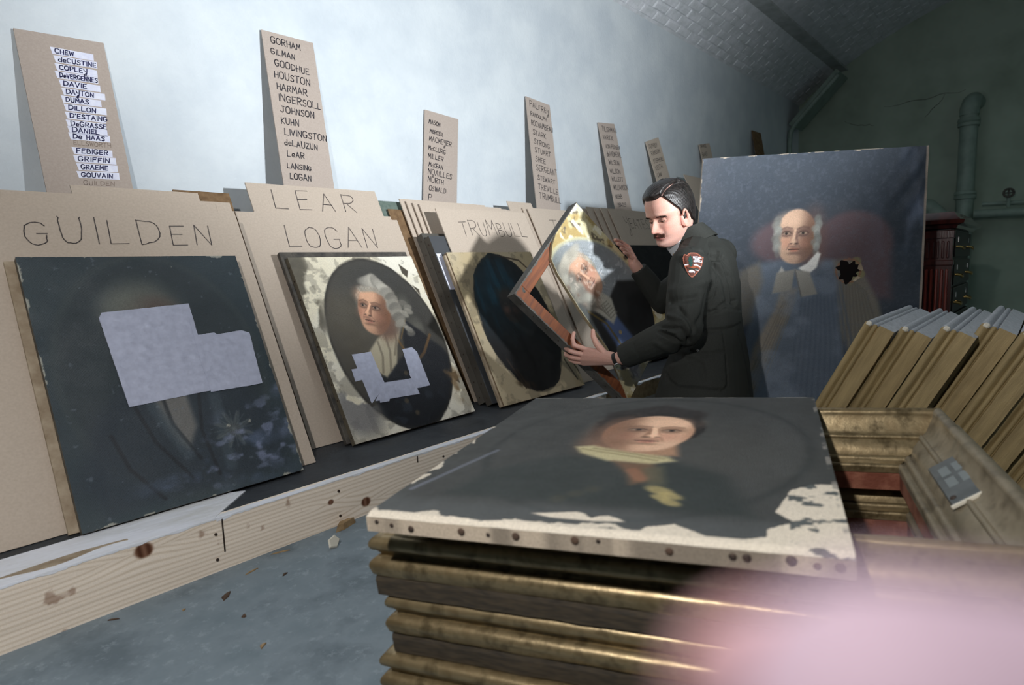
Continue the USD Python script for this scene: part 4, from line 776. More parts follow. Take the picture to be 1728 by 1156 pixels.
o = stretched('portrait_canvas', 'dark flaking portrait of a stout man lying flat on top of the pile of frames', M, SWd, SHt, .026, 330, 340, c_stack, edge=e_stack, nails='', mat='canvas_matte',
              relief=lambda x, y: .0022*(fbm2(x, y, 6, 3)-.5)+.0010*(fbm2(x, y, 34, 4)-.5)-.004*(1-sm(np.minimum(y, .04), 0, .014)))
rg = np.random.default_rng(17)
for x, r in ((.018, .0035), (.043, .0035), (.075, .005), (.155, .0055), (.195, .003), (.235, .0055), (.315, .0055), (.345, .003), (.43, .005), (.50, .0045), (.515, .005), (.56, .006), (.585, .004), (.607, .0055)):
    q = tm(Manifold.sphere(r, 14)); q.vertices = q.vertices*[1, .45, 1]+[x, -.0003, .013+rg.normal(0, .002)]; obj('tack', q, 'nail_iron' if rg.random() < .6 else 'debris_dark', o)
# ---------------------------------------------------------------- gilt picture frames
def arc_pts(cx, cy, r, a0, a1, n=6): return [(cx+r*math.cos(math.radians(a)), cy+r*math.sin(math.radians(a))) for a in np.linspace(a0, a1, n)]
INNER = [(.012, 0), (.012, .034), (0, .036), (0, .043)]+arc_pts(.005, .047, .0055, 190, 60, 5)+[(.011, .051), (.012, .057)]+arc_pts(.019, .057, .007, 180, 40, 6)
OUTER = lambda t: arc_pts(.1175, t-.011, .0125, 95, -70, 9)+[(.1165, t-.029), (.117, t-.034)]+arc_pts(.119, t-.046, .013, 100, -30, 9)+[(.1285, t-.060), (.124, t-.064), (.121, 0)]
PROF_TOP = INNER+[(.026, .067), (.030, .078), (.042, .090)]+arc_pts(.046, .094, .005, 200, 40, 5)+[(.056, .102), (.066, .120), (.070, .130)]+arc_pts(.080, .134, .010, 180, 20, 7)+[(.092, .128)]+arc_pts(.122, .126, .030, 180, 250, 8)+OUTER(.098)
PROF_LOW = INNER+[(.026, .066), (.032, .080), (.040, .086)]+arc_pts(.046, .090, .006, 200, 60, 5)+[(.056, .0985), (.105, .099), (.110, .0985)]+OUTER(.098)
PROF_LEAN = [(.010, 0), (.010, .018), (0, .02), (0, .028), (.02, .036), (.034, .060), (.048, .074)]+arc_pts(.060, .070, .0105, 115, -50, 8)+[(.0625, .0585), (.0615, .0560)]+arc_pts(.0655, .0505, .0065, 110, -60, 7)+[(.0655, .0435), (.0665, .0420), (.0735, .0405), (.0742, .038), (.074, 0)]
def rail(prof, x0, y0, L_, k, n=26, seed=0, wear=.0003):
    """One mitred rail along +X of a frame whose sight corner is x0, y0; the four sides are turned by k quarter turns by the caller."""
    P = A(prof); r = np.random.default_rng(seed); R_ = []
    for i in range(n):
        t = i/(n-1); x = x0-P[:, 0]+t*(L_+2*P[:, 0]); y = y0-P[:, 0]; z = P[:, 1]
        j = r.normal(0, wear, len(P)) if 0 < i < n-1 else 0
        R_.append(np.c_[x, y+j, z+j])
    return loft(R_)
def frame_parts(o, prof, w, h, mats, liner=True, seed=0, n=26):
    """A frame with sight size w x h, its lower left sight corner at the origin: bottom, right, top, left rails."""
    for k, (L_, at) in enumerate(((w, (0, 0)), (h, (w, 0)), (w, (w, h)), (h, (0, h)))):
        c, s = [(1, 0), (0, 1), (-1, 0), (0, -1)][k]; M = np.eye(4); M[:2, :2] = [[c, -s], [s, c]]; M[:2, 3] = at
        r_ = obj('rail', xf(rail(prof, 0, 0, L_, k, n, seed*10+k), M), mats[k], o, smooth=32)
        if liner: obj('outer_side', xf(rail([(.120, .0005), (.1255, .0015), (.1265, .026), (.1255, .033), (.120, .034)], 0, 0, L_, k, n, seed*10+k+5, .0004), M), 'gilt_dark', r_, label='bare dark side of the rail')
        if liner: obj('rabbet_strip', xf(box(-.006, L_+.006, -.0125, -.002, .0005, .0345), M), 'rabbet_red', o, label='raw reddish wood inside the rabbet')
DROP = -.026; lv = DROP
g4 = ['gilt', 'gilt_worn', 'gilt', 'gilt']
lab = ['topmost gilt frame of the lying pile, holding the stout man portrait', 'second gilt frame from the top of the lying pile', 'lowest gilt frame of the lying pile']
for i in range(3):
    pr, hh = (PROF_TOP, .1445) if i == 0 else (PROF_LOW, .0995); lv -= hh
    dx, dy, q = [(0, 0, 0), (.014, .004, .004), (-.004, -.006, -.006), (.008, .008, .003), (0, 0, -.004)][i]
    Rq = A([[math.cos(q), -math.sin(q), 0], [math.sin(q), math.cos(q), 0], [0, 0, 1]])
    o = thing('picture_frame', lab[i], 'picture frame', mat4(RS@Rq, OS+RS@A([.075+dx, .193+dy, lv])))
    frame_parts(o, pr, .685, .443, g4, True, i+1)
    if i == 0:                                       # hardware plate and chips on the right-hand rail
        q = math.radians(-34); TP = mat4(A([[math.cos(q), 0, math.sin(q)], [0, 1, 0], [-math.sin(q), 0, math.cos(q)]]), (.685+.028, .17, .081))
        pb = obj('mounting_plate', xf(rbox(0, .060, 0, .16, 0, .006, .002), TP), 'plate_grey', o, label='grey hardware plate with small pale windows')
        for a, b in ((.012, .055), (.012, .100), (.034, .055), (.034, .100)): obj('plate_window', xf(box(a, a+.015, b, b+.034, .006, .0066), TP), 'plate_pale', pb)
        for a, b in ((.008, .02), (.052, .145)): obj('screw', xf(tm(Manifold.sphere(.005, 10)).apply_scale([1, 1, .5]).apply_translation([a, b, .0065]), TP), 'nail_iron', pb)
        obj('plate_edge', xf(rbox(-.002, .062, -.004, 0, .001, .0066, .0008), TP), 'debris_white', o)
for s_, hgt in ((.70, .125), (.06, .085)):
    o = thing('wooden_batten', 'wooden batten on the floor under the '+('right' if hgt > .1 else 'left')+' end of the lying pile of frames', 'batten', mat4(RS, OS+RS@A([s_, .10, lv-hgt])))
    obj('block', rbox(0, .06, 0, .60, 0, hgt-.0005, .002), 'debris_wood', o)

# frames standing on edge and leaning to the right like books
TL_ = math.radians(26.7); sL, cL = math.sin(TL_), math.cos(TL_); RLn = np.stack([A([-1., 0, 0]), A([0, -sL, cL]), A([0, cL, sL])], 1)
names_ = ['first and leftmost', 'second from left', 'third from left', 'fourth from left', 'fifth from left', 'sixth from left', 'seventh from left']
for i in range(7):
    x0 = 2.0+[0, .02, -.03, .03, -.02, 0, .03][i]; yt = [.393, .306, .205, .125, .04, -.045, -.13][i]; zt_ = [.617, .602, .612, .618, .605, .612, .6][i]
    w_, T_ = [.56, .60, .62, .55, .6, .6, .6][i], .074
    zb = T_*sL+.001; Lf = (zt_-zb)/cL; org = A([x0+w_+.148-.074, yt+(zt_-zb)*sL/cL, zb])-RLn@A([0, 0, T_])   # outer corner bottom at back
    o = thing('picture_frame', names_[i]+' of the gilt frames standing on edge and leaning to the right', 'picture frame', mat4(RLn, org+RLn@A([0, .074, 0])))
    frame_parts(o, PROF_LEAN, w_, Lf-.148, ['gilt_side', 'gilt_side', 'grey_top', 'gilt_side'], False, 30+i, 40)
    rg = np.random.default_rng(60+i)
    obj('chipped_gesso', rbox(w_+.062, w_+.0722, Lf-.148+.058, Lf-.148+.0725, .060, .0758, .004), 'debris_white', o)

# ---------------------------------------------------------------- mahogany cabinet in the background
CX, CY = 4.20, .425
o = thing('carved_cabinet', 'dark mahogany cabinet with fluted pilaster and brass drawer handles', 'cabinet', mat4(None, (CX, CY, 0)))
obj('body', cat_([box(.01, .95, .01, 1.0, .06, .94), rbox(-.02, .97, -.02, 1.02, 0, .07, .006)]), 'mahogany_dark', o)
cor = [(0, .0), (.02, .004), (.03, .02), (.055, .03), (.06, .045), (.035, .055), (.03, .07), (.0, .10)]
rings = []
for d_, z in ((.0, .935), (.015, .94), (.022, .955), (.05, .965), (.055, .985), (.03, .99), (.015, 1.005), (.0, 1.03), (-.02, 1.032)): rings.append(A([(-d_, -d_, z), (.96+d_, -d_, z), (.96+d_, 1.0+d_, z), (-d_, 1.0+d_, z)]))
obj('cornice', loft(rings), 'mahogany', o, smooth=20)
pl = thing  # the pilaster at the near corner, with capital, two fluted blocks and a moulding
obj('pilaster', cat_([rbox(-.012, .012, -.004, .125, .06, .93, .003), rbox(-.02, .012, -.01, .13, .885, .93, .004), rbox(-.02, .012, -.01, .13, .735, .765, .004)]), 'mahogany', o)
for k in range(5):
    y = .012+.0235*k; obj('flute', rbox(-.022, -.010, y, y+.013, .10, .715, .004), 'mahogany_red', o); obj('flute', rbox(-.019, -.010, y, y+.013, .775, .870, .004), 'mahogany', o)
for k, z in enumerate((.78, .62, .46, .30, .12)):
    d_ = obj('drawer', rbox(.09, .93, -.004, .012, z, z+.145, .004), 'mahogany_dark', o)
    for x in (.20, .74):
        hb = [(x-.05, -.004, z+.06), (x-.05, -.03, z+.055), (x-.02, -.034, z+.045), (x+.02, -.034, z+.045), (x+.05, -.03, z+.055), (x+.05, -.004, z+.06)]
        obj('handle', tube(hb, .006, 8), 'brass', d_, smooth=50); obj('keyhole_plate', rbox(x-.004+.02, x+.012+.02, -.0075, -.004, z+.085, z+.115, .001), 'steel', d_)
# ---------------------------------------------------------------- the kneeling man
ER, EF = A([.6632, -.7484, 0]), A([.7484, .6632, 0])  # across and away, seen from the camera side
UPZ = A([0, 0, 1.])
FB = -ER*.90+EF*.436; FB /= np.linalg.norm(FB); LB = np.cross(UPZ, FB)       # way his chest faces, his left
def mani(m): return Manifold(m3.Mesh(np.asarray(m.vertices, np.float32), np.asarray(m.faces, np.uint32)))
def ball(p, r, n=16): return Manifold.sphere(float(r), n).translate([float(v) for v in p])
def bone(p, q, r, s, n=16): return Manifold.batch_hull([ball(p, r, n), ball(q, s, n)])
def chain(pts, rs, n=16): return [bone(a, b, r, s, n) for a, b, r, s in zip(pts[:-1], pts[1:], rs[:-1], rs[1:])]
def union(ms):
    o = ms[0]
    for m in ms[1:]: o = o+m
    return o
def smooth_(m, it, edge=None, lamb=.5):
    if edge: m = m.refine_to_length(edge)
    t = tm(m); t.merge_vertices(); trimesh.smoothing.filter_taubin(t, lamb=lamb, nu=.53 if lamb == .5 else lamb*1.04, iterations=it); return t
# --- head, built as level rings round a vertical axis: F forward, L his left, U up, eyes at U = 0
HC = A((2.2502, 1.1406, 0.9892)); HF = -ER*.88-EF*.48; HF /= np.linalg.norm(HF); HL = np.cross(UPZ, HF)
pt = math.radians(19); HU = UPZ*math.cos(pt)+HF*math.sin(pt); HF = HF*math.cos(pt)-UPZ*math.sin(pt)
HR = np.stack([HF, HL, HU], 1); HM = mat4(HR, HC)
US = [-.118, -.114, -.105, -.092, -.075, -.055, -.03, 0, .025, .05, .08, .102, .116, .122]
FFt = [.045, .066, .082, .0905, .086, .0885, .0855, .083, .0935, .0925, .083, .062, .036, .006]
FBk = [.035, .045, .055, .062, .070, .080, .092, .099, .1015, .1, .089, .067, .039, .007]
WDt = [.016, .026, .038, .049, .058, .0655, .070, .0735, .0755, .0755, .069, .053, .031, .006]
NU, NA = 150, 160
us = np.concatenate([np.linspace(-.118, .10, 124), np.linspace(.10, .122, 27)[1:]])
from scipy.interpolate import PchipInterpolator as PI_
fF, fB, fW = PI_(US, FFt), PI_(US, FBk), PI_(US, WDt)
al = np.linspace(-np.pi, np.pi, NA, endpoint=False)
# more vertices at the front of the face
al = al-.42*np.sin(al)
def head_point(a, u):
    ca, sa = np.cos(a), np.sin(a); e = 2/2.25
    f = np.where(ca > 0, fF(u), fB(u))*np.sign(ca)*np.abs(ca)**e; l = fW(u)*np.sign(sa)*np.abs(sa)**e
    fr = np.clip(ca, 0, 1)
    g = lambda x, s: np.exp(-(x/s)**2)
    na = np.interp(u, [-.053, -.047, -.042, -.034, -.020, -.004, .012, .022], [0, .011, .025, .0275, .021, .0125, .003, 0]); nw = np.interp(u, [-.05, -.036, -.015, .01], [.0145, .0125, .0085, .0075])
    d = na*np.exp(-np.abs(l/nw)**2.4)
    for s in (-1, 1):
        d = d+.006*g(l-s*.0165, .0065)*g(u+.040, .008)                        # wings of the nose
        d = d-.0105*g(l-s*.032, .017)*g(u+.001, .013)+.004*g(l-s*.036, .026)*g(u-.021, .0075)    # sockets and brow ridge
        d = d+.0025*g(l-s*.031, .015)*g(u-.006, .006)
        d = d+.004*g(l-s*.046, .018)*g(u+.026, .016)                           # cheek bones
        d = d-.003*g(l-s*.030, .007)*g(u+.055, .016)                           # fold beside the mouth
    d = d+.0038*g(l, .022)*g(u+.0605, .0042)+.0042*g(l, .019)*g(u+.0715, .0048)-.0030*g(l, .025)*g(u+.0660, .0020)-.003*g(l, .02)*g(u+.080, .005)+.0035*g(l, .016)*g(u+.096, .010)-.0016*g(l, .004)*g(u+.054, .005)
    return f+d*sm(fr, .05, .45), l, u+0*l
rings = []
for u in us:
    f, l, q = head_point(al, np.full(NA, u)); rings.append(np.c_[f, l, q])
head = loft(rings)
ear = []
for s in (1, -1):
    c = A([.006, s*.0735, -.020]); rim = [c+A([.006*0-.012*math.cos(t)*1.0, s*(.010+.004*math.sin(t)), .031*math.sin(t)+.002]) for t in np.linspace(-1.9, 2.6, 14)]
    ear += chain(rim, np.linspace(.0052, .0046, 14), 8)+[Manifold.batch_hull([ball(c+A([.010, -s*.004, .012]), .006), ball(c+A([.010, -s*.004, -.018]), .006), ball(c+A([-.012, s*.006, .018]), .005), ball(c+A([-.010, s*.006, -.010]), .005), ball(c+A([.002, s*.003, -.028]), .0065)])-ball(c+A([-.001, s*.0135, .004]), .0105)]
earm = smooth_(union(ear), 4, .003)
headM = mani(xf(head, HM)); earM = mani(xf(earm, HM))
# --- torso, arms, hands and folded legs of the body
NB = A((2.3440, 1.0604, 0.8800)); CH = A((2.3435, 1.0298, 0.7105)); PV = A((2.2769, 1.0151, 0.2195))
SLj, ELj, WLj = A((2.1555, 1.0141, 0.7929)), A((2.0457, 0.9892, 0.5608)), A((2.0168, 1.2424, 0.4381))
SRj, ERj, WRj = A((2.5567, 1.0690, 0.8277)), A((2.5738, 1.3622, 0.6269)), A((2.4546, 1.4221, 0.7998))
limbs = chain([SLj-UPZ*.02, ELj, WLj], [.040, .040, .027])+chain([SRj-UPZ*.02, ERj, WRj], [.040, .040, .027])
limbs += [Manifold.batch_hull([ball(SLj-UPZ*.03+LB*-.03, .03), ball(SRj-UPZ*.03+LB*.03, .03), ball(CH, .07)]), bone(CH, PV, .08, .11), bone(NB-UPZ*.06, NB+UPZ*.0, .045, .048), bone(NB, HM[:3, :3]@A([-.026, 0, -.085])+HC, .048, .050)]
KN, AN, TO = [], [], []
for s in (1, -1):
    hip = PV+LB*.10*s-UPZ*.02; kn = PV+LB*.13*s+FB*.40; kn[2] = .075; an = PV+LB*.11*s-FB*.06; an[2] = .075; to = PV+LB*.11*s-FB*.20; to[2] = .045
    limbs += chain([hip, kn, an, to], [.095, .062, .040, .030]); KN.append((hip, kn, an, to))
def hand(wrist, knuckles, fingers, thumb, wr=.024):
    """Palm hulled between the wrist and four knuckles; fingers and thumb are joint chains of their own."""
    ms = [Manifold.batch_hull([ball(wrist, wr)]+[ball(k, .0112) for k in knuckles]+[ball(thumb[0], .013)])]
    for k, f, r in zip(knuckles, fingers, (.0100, .0102, .0096, .0085)): ms += chain([k]+f, np.linspace(r*1.05, r*.78, len(f)+1), 14)
    ms += chain(thumb, [.0155, .0125, .0108, .0086][:len(thumb)], 14)
    return union(ms)
lk = [A((2.0328, 1.3960, 0.4635)), A((2.0266, 1.4067, 0.4418)), A((2.0281, 1.4169, 0.4238)), A((2.0416, 1.4208, 0.4045))]
lf = [[A((2.0040, 1.4394, 0.4813)), A((2.0143, 1.4551, 0.5060)), A((2.0291, 1.4577, 0.5287))], [A((2.0038, 1.4577, 0.4559)), A((2.0204, 1.4936, 0.4638)), A((2.0402, 1.5109, 0.4729))], [A((2.0148, 1.4634, 0.4296)), A((2.0294, 1.5010, 0.4349)), A((2.0513, 1.5167, 0.4486))], [A((2.0343, 1.4600, 0.4074)), A((2.0449, 1.4947, 0.4133)), A((2.0610, 1.5091, 0.4252))]]
lt = [A((2.0205, 1.3011, 0.4498)), A((2.0314, 1.3490, 0.4881)), A((2.0380, 1.3697, 0.5174)), A((2.0439, 1.3746, 0.5393))]
rk = [A((2.4412, 1.4439, 0.8776)), A((2.4400, 1.4342, 0.8587)), A((2.4405, 1.4226, 0.8397)), A((2.4413, 1.4111, 0.8234))]
rf = [[A((2.4066, 1.4565, 0.8991)), A((2.3646, 1.4520, 0.9063)), A((2.3449, 1.4519, 0.9086))], [A((2.4051, 1.4467, 0.8776)), A((2.3695, 1.4432, 0.8877)), A((2.3544, 1.4459, 0.8929))], [A((2.4056, 1.4351, 0.8587)), A((2.3757, 1.4322, 0.8665)), A((2.3624, 1.4330, 0.8716))], [A((2.4122, 1.4241, 0.8399)), A((2.3823, 1.4213, 0.8478)), A((2.3689, 1.4222, 0.8531))]]
rt = [A((2.4674, 1.4354, 0.8267)), A((2.4636, 1.4696, 0.8655)), A((2.4450, 1.4890, 0.8985))]
hl, hr = hand(WLj, lk, lf, lt), hand(WRj, rk, rf, rt)
fore = smooth_(union([hl, bone(WLj, WLj+(ELj-WLj)*.3, .025, .032)]), 5, .0035); forr = smooth_(union([hr, bone(WRj, WRj+(ERj-WRj)*.3, .025, .032)]), 5, .0035)
trunk = smooth_(union(limbs), 8, .02)
body = union([mani(trunk), mani(fore), mani(forr), headM, earM])
bm = tm(body); V = bm.vertices; hv = (V-HC)@HR; inh = (np.abs(hv) < .16).all(1)
base = A([.80, .62, .56]); C_ = np.tile(base, (len(V), 1))
f, l, u = hv.T; g = lambda x, s: np.exp(-(x/s)**2)
def tint(m, c): global C_; m = np.clip(m*inh, 0, 1)[:, None]; C_ = C_*(1-m)+A(c)*m
tint(.55*g(np.abs(l)-.045, .02)*g(u+.03, .022)*(f > 0), (.80, .54, .48)); tint(.5*g(l, .02)*g(u+.036, .014)*(f > .09), (.80, .52, .46)); tint(.35*(u < -.045)*(f > -.02)*g(u+.085, .04), (.66, .54, .50))
tint(.9*g(l, .023)*(g(u+.0608, .0042)+g(u+.0712, .0045))*(f > .07), (.68, .36, .34)); tint(.95*g(l, .024)*g(u+.0662, .0016)*(f > .07), (.30, .14, .13))
for s in (-1, 1):
    tint(.45*g(l-s*.032, .017)*g(u-.004, .010)*(f > .05), (.60, .43, .39)); tint(.5*g(l-s*.031, .012)*g(u-.0095, .0015)*(f > .05), (.45, .30, .27)); tint(.6*g(l-s*.010, .004)*g(u+.047, .004)*(f > .09), (.36, .20, .18))
tint((np.abs(l) > .066)*(f < .03)*(f > -.025)*(np.abs(u+.02) < .045)*.45, (.80, .50, .45))
man = thing('person', 'kneeling man with dark hair and moustache in a dark green uniform jacket, lifting a portrait', 'person')
obj('body', bm, 'skin', man, smooth=True, col=C_)
def hobj(name, m, mat, **k): return obj(name, xf(m, HM), mat, man, **k)
# --- hair: a thick cap over the skull, parted on his left
au = np.linspace(-np.pi, np.pi, 300); uu = np.concatenate([np.linspace(-.075, .10, 170), np.linspace(.10, .1235, 30)[1:]])
Ag, Ug = np.meshgrid(au, uu)
def skull(a, u): 
    uc = np.clip(u, -.118, .122); ca, sa = np.cos(a), np.sin(a); e = 2/2.25
    return np.where(ca > 0, fF(uc), fB(uc))*np.sign(ca)*np.abs(ca)**e, fW(uc)*np.sign(sa)*np.abs(sa)**e
f0, l0 = skull(Ag, Ug)
aa = np.abs(Ag); line = np.interp(aa, [0, .35, .62, .82, 1.0, 1.18, 1.38, 1.50, 1.62, 1.76, 1.95, 2.4, 3.15], [.078, .078, .084, .078, .060, .040, .018, -.026, -.022, .0, -.038, -.056, -.068])
grow = sm(Ug-line, 0, .007); thick = .0095+.0075*sm(Ug, .06, .11)*sm(.050-l0, -.004, .006)-.003*sm(aa, 1.5, 2.2)*sm(-Ug, -.02, .05)
part = np.exp(-((l0-(.047-.010*sm(-f0, -.02, .06)))/.0030)**2)*sm(f0, -.055, -.035)*(Ug > .06)
over = .010*np.exp(-((l0-.012)/.028)**2)*sm(f0, .0, .06)*sm(Ug, .06, .09)      # the swept front lock
comb = .00035*np.sin((f0*.55+l0*1.0)*900+3*meshkit.noise(np.stack([f0*40, l0*40, Ug*40], -1)))*sm(Ug, .05, .08)+.0003*np.sin((Ug*.8+f0*.7)*1100+4*meshkit.noise(np.stack([f0*50, l0*50, Ug*50], -1), 3))*(1-sm(Ug, .06, .09))
T = (thick+over+comb)*grow*(1-.86*part)-.004*(1-grow); T[-12:] = T[-12:]*np.linspace(1, 0, 12)[:, None]+T[-14].mean()*np.linspace(0, 1, 12)[:, None]
nrm = np.stack([f0*1.0, l0*1.4, np.clip(Ug-.02, -.02, 1)*1.1], -1); nrm /= np.linalg.norm(nrm, axis=-1, keepdims=True)
HV = np.stack([f0, l0, Ug], -1)+nrm*T[..., None]; n1, n2 = Ag.shape; idx = np.arange(n1*n2).reshape(n1, n2)
keep = (grow[:-1, :-1]+grow[1:, :-1]+grow[:-1, 1:]+grow[1:, 1:]) > .02
q = np.stack([idx[:-1, :-1], idx[:-1, 1:], idx[1:, 1:], idx[1:, :-1]], -1)[keep]
FV = np.vstack([q[:, [0, 1, 2]], q[:, [0, 2, 3]]]); top = idx[-1]; HVf = np.vstack([HV.reshape(-1, 3), HV[-1].mean(0)+[0, 0, .001]])
FV = np.vstack([FV, [(top[j], top[(j+1) % n2], n1*n2) for j in range(n2-1)]])
hm = trimesh.Trimesh(HVf, FV, process=False); hm.remove_unreferenced_vertices(); hobj('hair', hm, 'hair_dark', smooth=True)
pp = []
for f_ in np.linspace(.062, -.050, 26):
    l_ = .047-.010*sm(-f_, -.02, .06); cand = [(abs(np.hypot(*(A(skull(a_, u_))-A([f_, l_])))), u_) for u_ in np.linspace(.062, .1215, 60) for a_ in (math.atan2(l_, f_),)]
    best = min(((np.hypot(skull(a_, u_)[0]-f_, skull(a_, u_)[1]-l_), u_) for u_ in np.linspace(.055, .1215, 50) for a_ in np.linspace(.1, 3.0, 60)), key=lambda t_: t_[0]); pp.append((f_, l_, best[1]))
pp = A(pp); pp[:, 2] = np.convolve(np.r_[pp[0, 2], pp[0, 2], pp[:, 2], pp[-1, 2], pp[-1, 2]], np.ones(5)/5, 'valid'); pn_ = np.c_[pp[:, 0]*.6, pp[:, 1]*1.2, pp[:, 2]*.9]; pn_ /= np.linalg.norm(pn_, axis=1)[:, None]
hobj('parting', tube(pp+pn_*.0042, .0022, 7), 'scalp', smooth=True, label='pale parting line in the hair')
rg = np.random.default_rng(12)
def hairs(name, pts, dirs, ln, r, mat):
    ms = [tube([p, p+d*ln*.5+A([0, 0, -.0004]), p+d*ln], [r, r*.9, r*.3], 5) for p, d in zip(pts, dirs)]; hobj(name, cat_(ms), mat)
pts, dr = [], []
for k in range(420):                                  # moustache
    l_ = rg.uniform(-.026, .026); u_ = -.0545-.0045*abs(l_)/.03+rg.normal(0, .0032); a_ = math.asin(np.clip(l_/.0655, -1, 1)); f_, l2, _ = head_point(A([a_]), A([u_])); pts.append(A([f_[0]-.0005, l2[0], u_])); d = A([.35, np.sign(l_)*.55+rg.normal(0, .2), -.75]); dr.append(d/np.linalg.norm(d))
hairs('moustache', pts, dr, .0064, .0006, 'mustache')
for s in (-1, 1):
    pts, dr = [], []
    for k in range(150):
        t_ = rg.uniform(0, 1); l_ = s*(.013+.036*t_); u_ = .0135+.005*math.sin(t_*2.4)-.005*t_+rg.normal(0, .0013); a_ = math.asin(np.clip(l_/.0755, -1, 1)); f_, l2, _ = head_point(A([a_]), A([u_])); pts.append(A([f_[0]-.0004, l2[0], u_])); d = A([.25, s*.9, .35-.6*t_]); dr.append(d/np.linalg.norm(d))
    hairs('eyebrow', pts, dr, .0075, .0005, 'brow')
    ec = A([.0672, s*.031, -.0015]); hobj('eye', tm(Manifold.sphere(.0098, 20).translate(ec.tolist())), 'eye_white', smooth=True)
    ip = ec+.0064*A([.90, .05, -.43]); hobj('iris', tm(Manifold.sphere(.0042, 16).translate(ip.tolist())), 'iris', smooth=True)
    for nm_, a_, up_ in (('upper_eyelid', -15, 1), ('lower_eyelid', -40, -1)):
        t_ = math.radians(a_); n_ = A([-math.sin(t_), 0, math.cos(t_)])*up_; lid = Manifold.sphere(.0114, 40).trim_by_plane([float(v) for v in n_], 0.0)-Manifold.sphere(.0100, 40)
        lid = tm(lid.scale([1, 1.18, 1]).translate(ec.tolist())); hobj(nm_, lid, 'skin', smooth=False, col=np.tile(A([.70, .51, .45]), (len(lid.vertices), 1)))
        lash = [ec+A([.0117*math.cos(t_)*math.cos(w), .0117*1.18*math.sin(w), .0117*math.sin(t_)*math.cos(w)]) for w in np.linspace(-1.15, 1.15, 13)]
        if up_ > 0: hobj('eyelashes', tube(lash, .0009, 5), 'brow')

# --- uniform jacket: a lofted trunk with a skirt, two sleeves, worked with seams, folds and pockets
def ring_(c, a, b, n=48, tilt=0.0):
    t = np.linspace(0, 2*np.pi, n, endpoint=False); x = np.sign(np.cos(t))*np.abs(np.cos(t))**.85; y = np.sign(np.sin(t))*np.abs(np.sin(t))**.85
    return c+np.outer(x*a, LB)+np.outer(y*b, FB)-np.outer(y*b*tilt, UPZ)
secs = [((2.3448, 1.0633, 0.9011), .070, .066), ((2.3484, 1.0550, 0.8774), .095, .075), ((2.3517, 1.0464, 0.8513), .145, .092), ((2.3511, 1.0386, 0.8043), .182, .112), ((2.3435, 1.0298, 0.7105), .186, .124), ((2.3420, 1.0165, 0.6282), .170, .117), ((2.3404, 1.0106, 0.5859), .165, .114), ((2.3353, 1.0082, 0.5414), .170, .118), ((2.3277, 1.0070, 0.4877), .186, .132), ((2.3048, 1.0136, 0.3829), .204, .162), ((2.2843, 1.0162, 0.2709), .214, .184), ((2.2619, 1.0129, 0.1143), .220, .196)]
trunk_j = mani(loft([ring_(A(c), a, b) for c, a, b in secs]))
def lerp(a, b, t): return a+(b-a)*t
slv = chain([SLj-UPZ*.004, lerp(SLj, ELj, .35), lerp(SLj, ELj, .8), ELj], [.074, .074, .067, .064], 24)+chain([ELj, lerp(ELj, WLj, .45), lerp(ELj, WLj, .90)], [.064, .060, .047], 24)
slr = chain([SRj, lerp(SRj, ERj, .5), ERj], [.070, .068, .062], 24)+chain([ERj, lerp(ERj, WRj, .5), lerp(ERj, WRj, .85)], [.062, .055, .044], 24)
def cutcuff(m, a, b, t):                             # the sleeve ends in a flat open cuff
    n = (b-a)/np.linalg.norm(b-a); p = lerp(a, b, t); return m.trim_by_plane([float(-v) for v in n], float(-n@p))
slv_m = cutcuff(union(slv), ELj, WLj, .90); slr_m = cutcuff(union(slr), ERj, WRj, .87)
cuff_hole = bone(lerp(ELj, WLj, .72), lerp(ELj, WLj, 1.0), .036, .039, 24)
yoke = Manifold.batch_hull([ball(SLj-UPZ*.005, .070), ball(SRj-UPZ*.005, .066), ball(A((2.3367, 1.0644, 0.8568)), .068), ball(CH, .11)])
jk = union([trunk_j, slv_m, slr_m, yoke])-cuff_hole
jt = smooth_(jk, 14, .0068)
for _ in range(1): jt.merge_vertices()
Vj = jt.vertices.copy(); Nj = np.array(jt.vertex_normals); uj, zj = (Vj-A([2.3, 1.05, 0]))@ER, Vj[:, 2]; front = sm(-(Nj@EF), .0, .35)*sm(.10-((Vj-A([2.3, 1.05, 0]))@EF), 0, .05)
def seg(pts):
    d = np.full(len(uj), 9.); P = A(pts)
    for (x0, y0), (x1, y1) in zip(P[:-1], P[1:]):
        ex, ey = x1-x0, y1-y0; t = np.clip(((uj-x0)*ex+(zj-y0)*ey)/(ex*ex+ey*ey+1e-12), 0, 1); d = np.minimum(d, np.hypot(uj-x0-t*ex, zj-y0-t*ey))
    return d
def inside(pts, soft=.004):
    P = Paint(uj, zj, (0, 0, 0)); return P.poly(pts, soft)
disp = np.zeros(len(Vj))
def fold(pts, w, d): global disp; disp += d*np.exp(-(seg(pts)/w)**2)*front
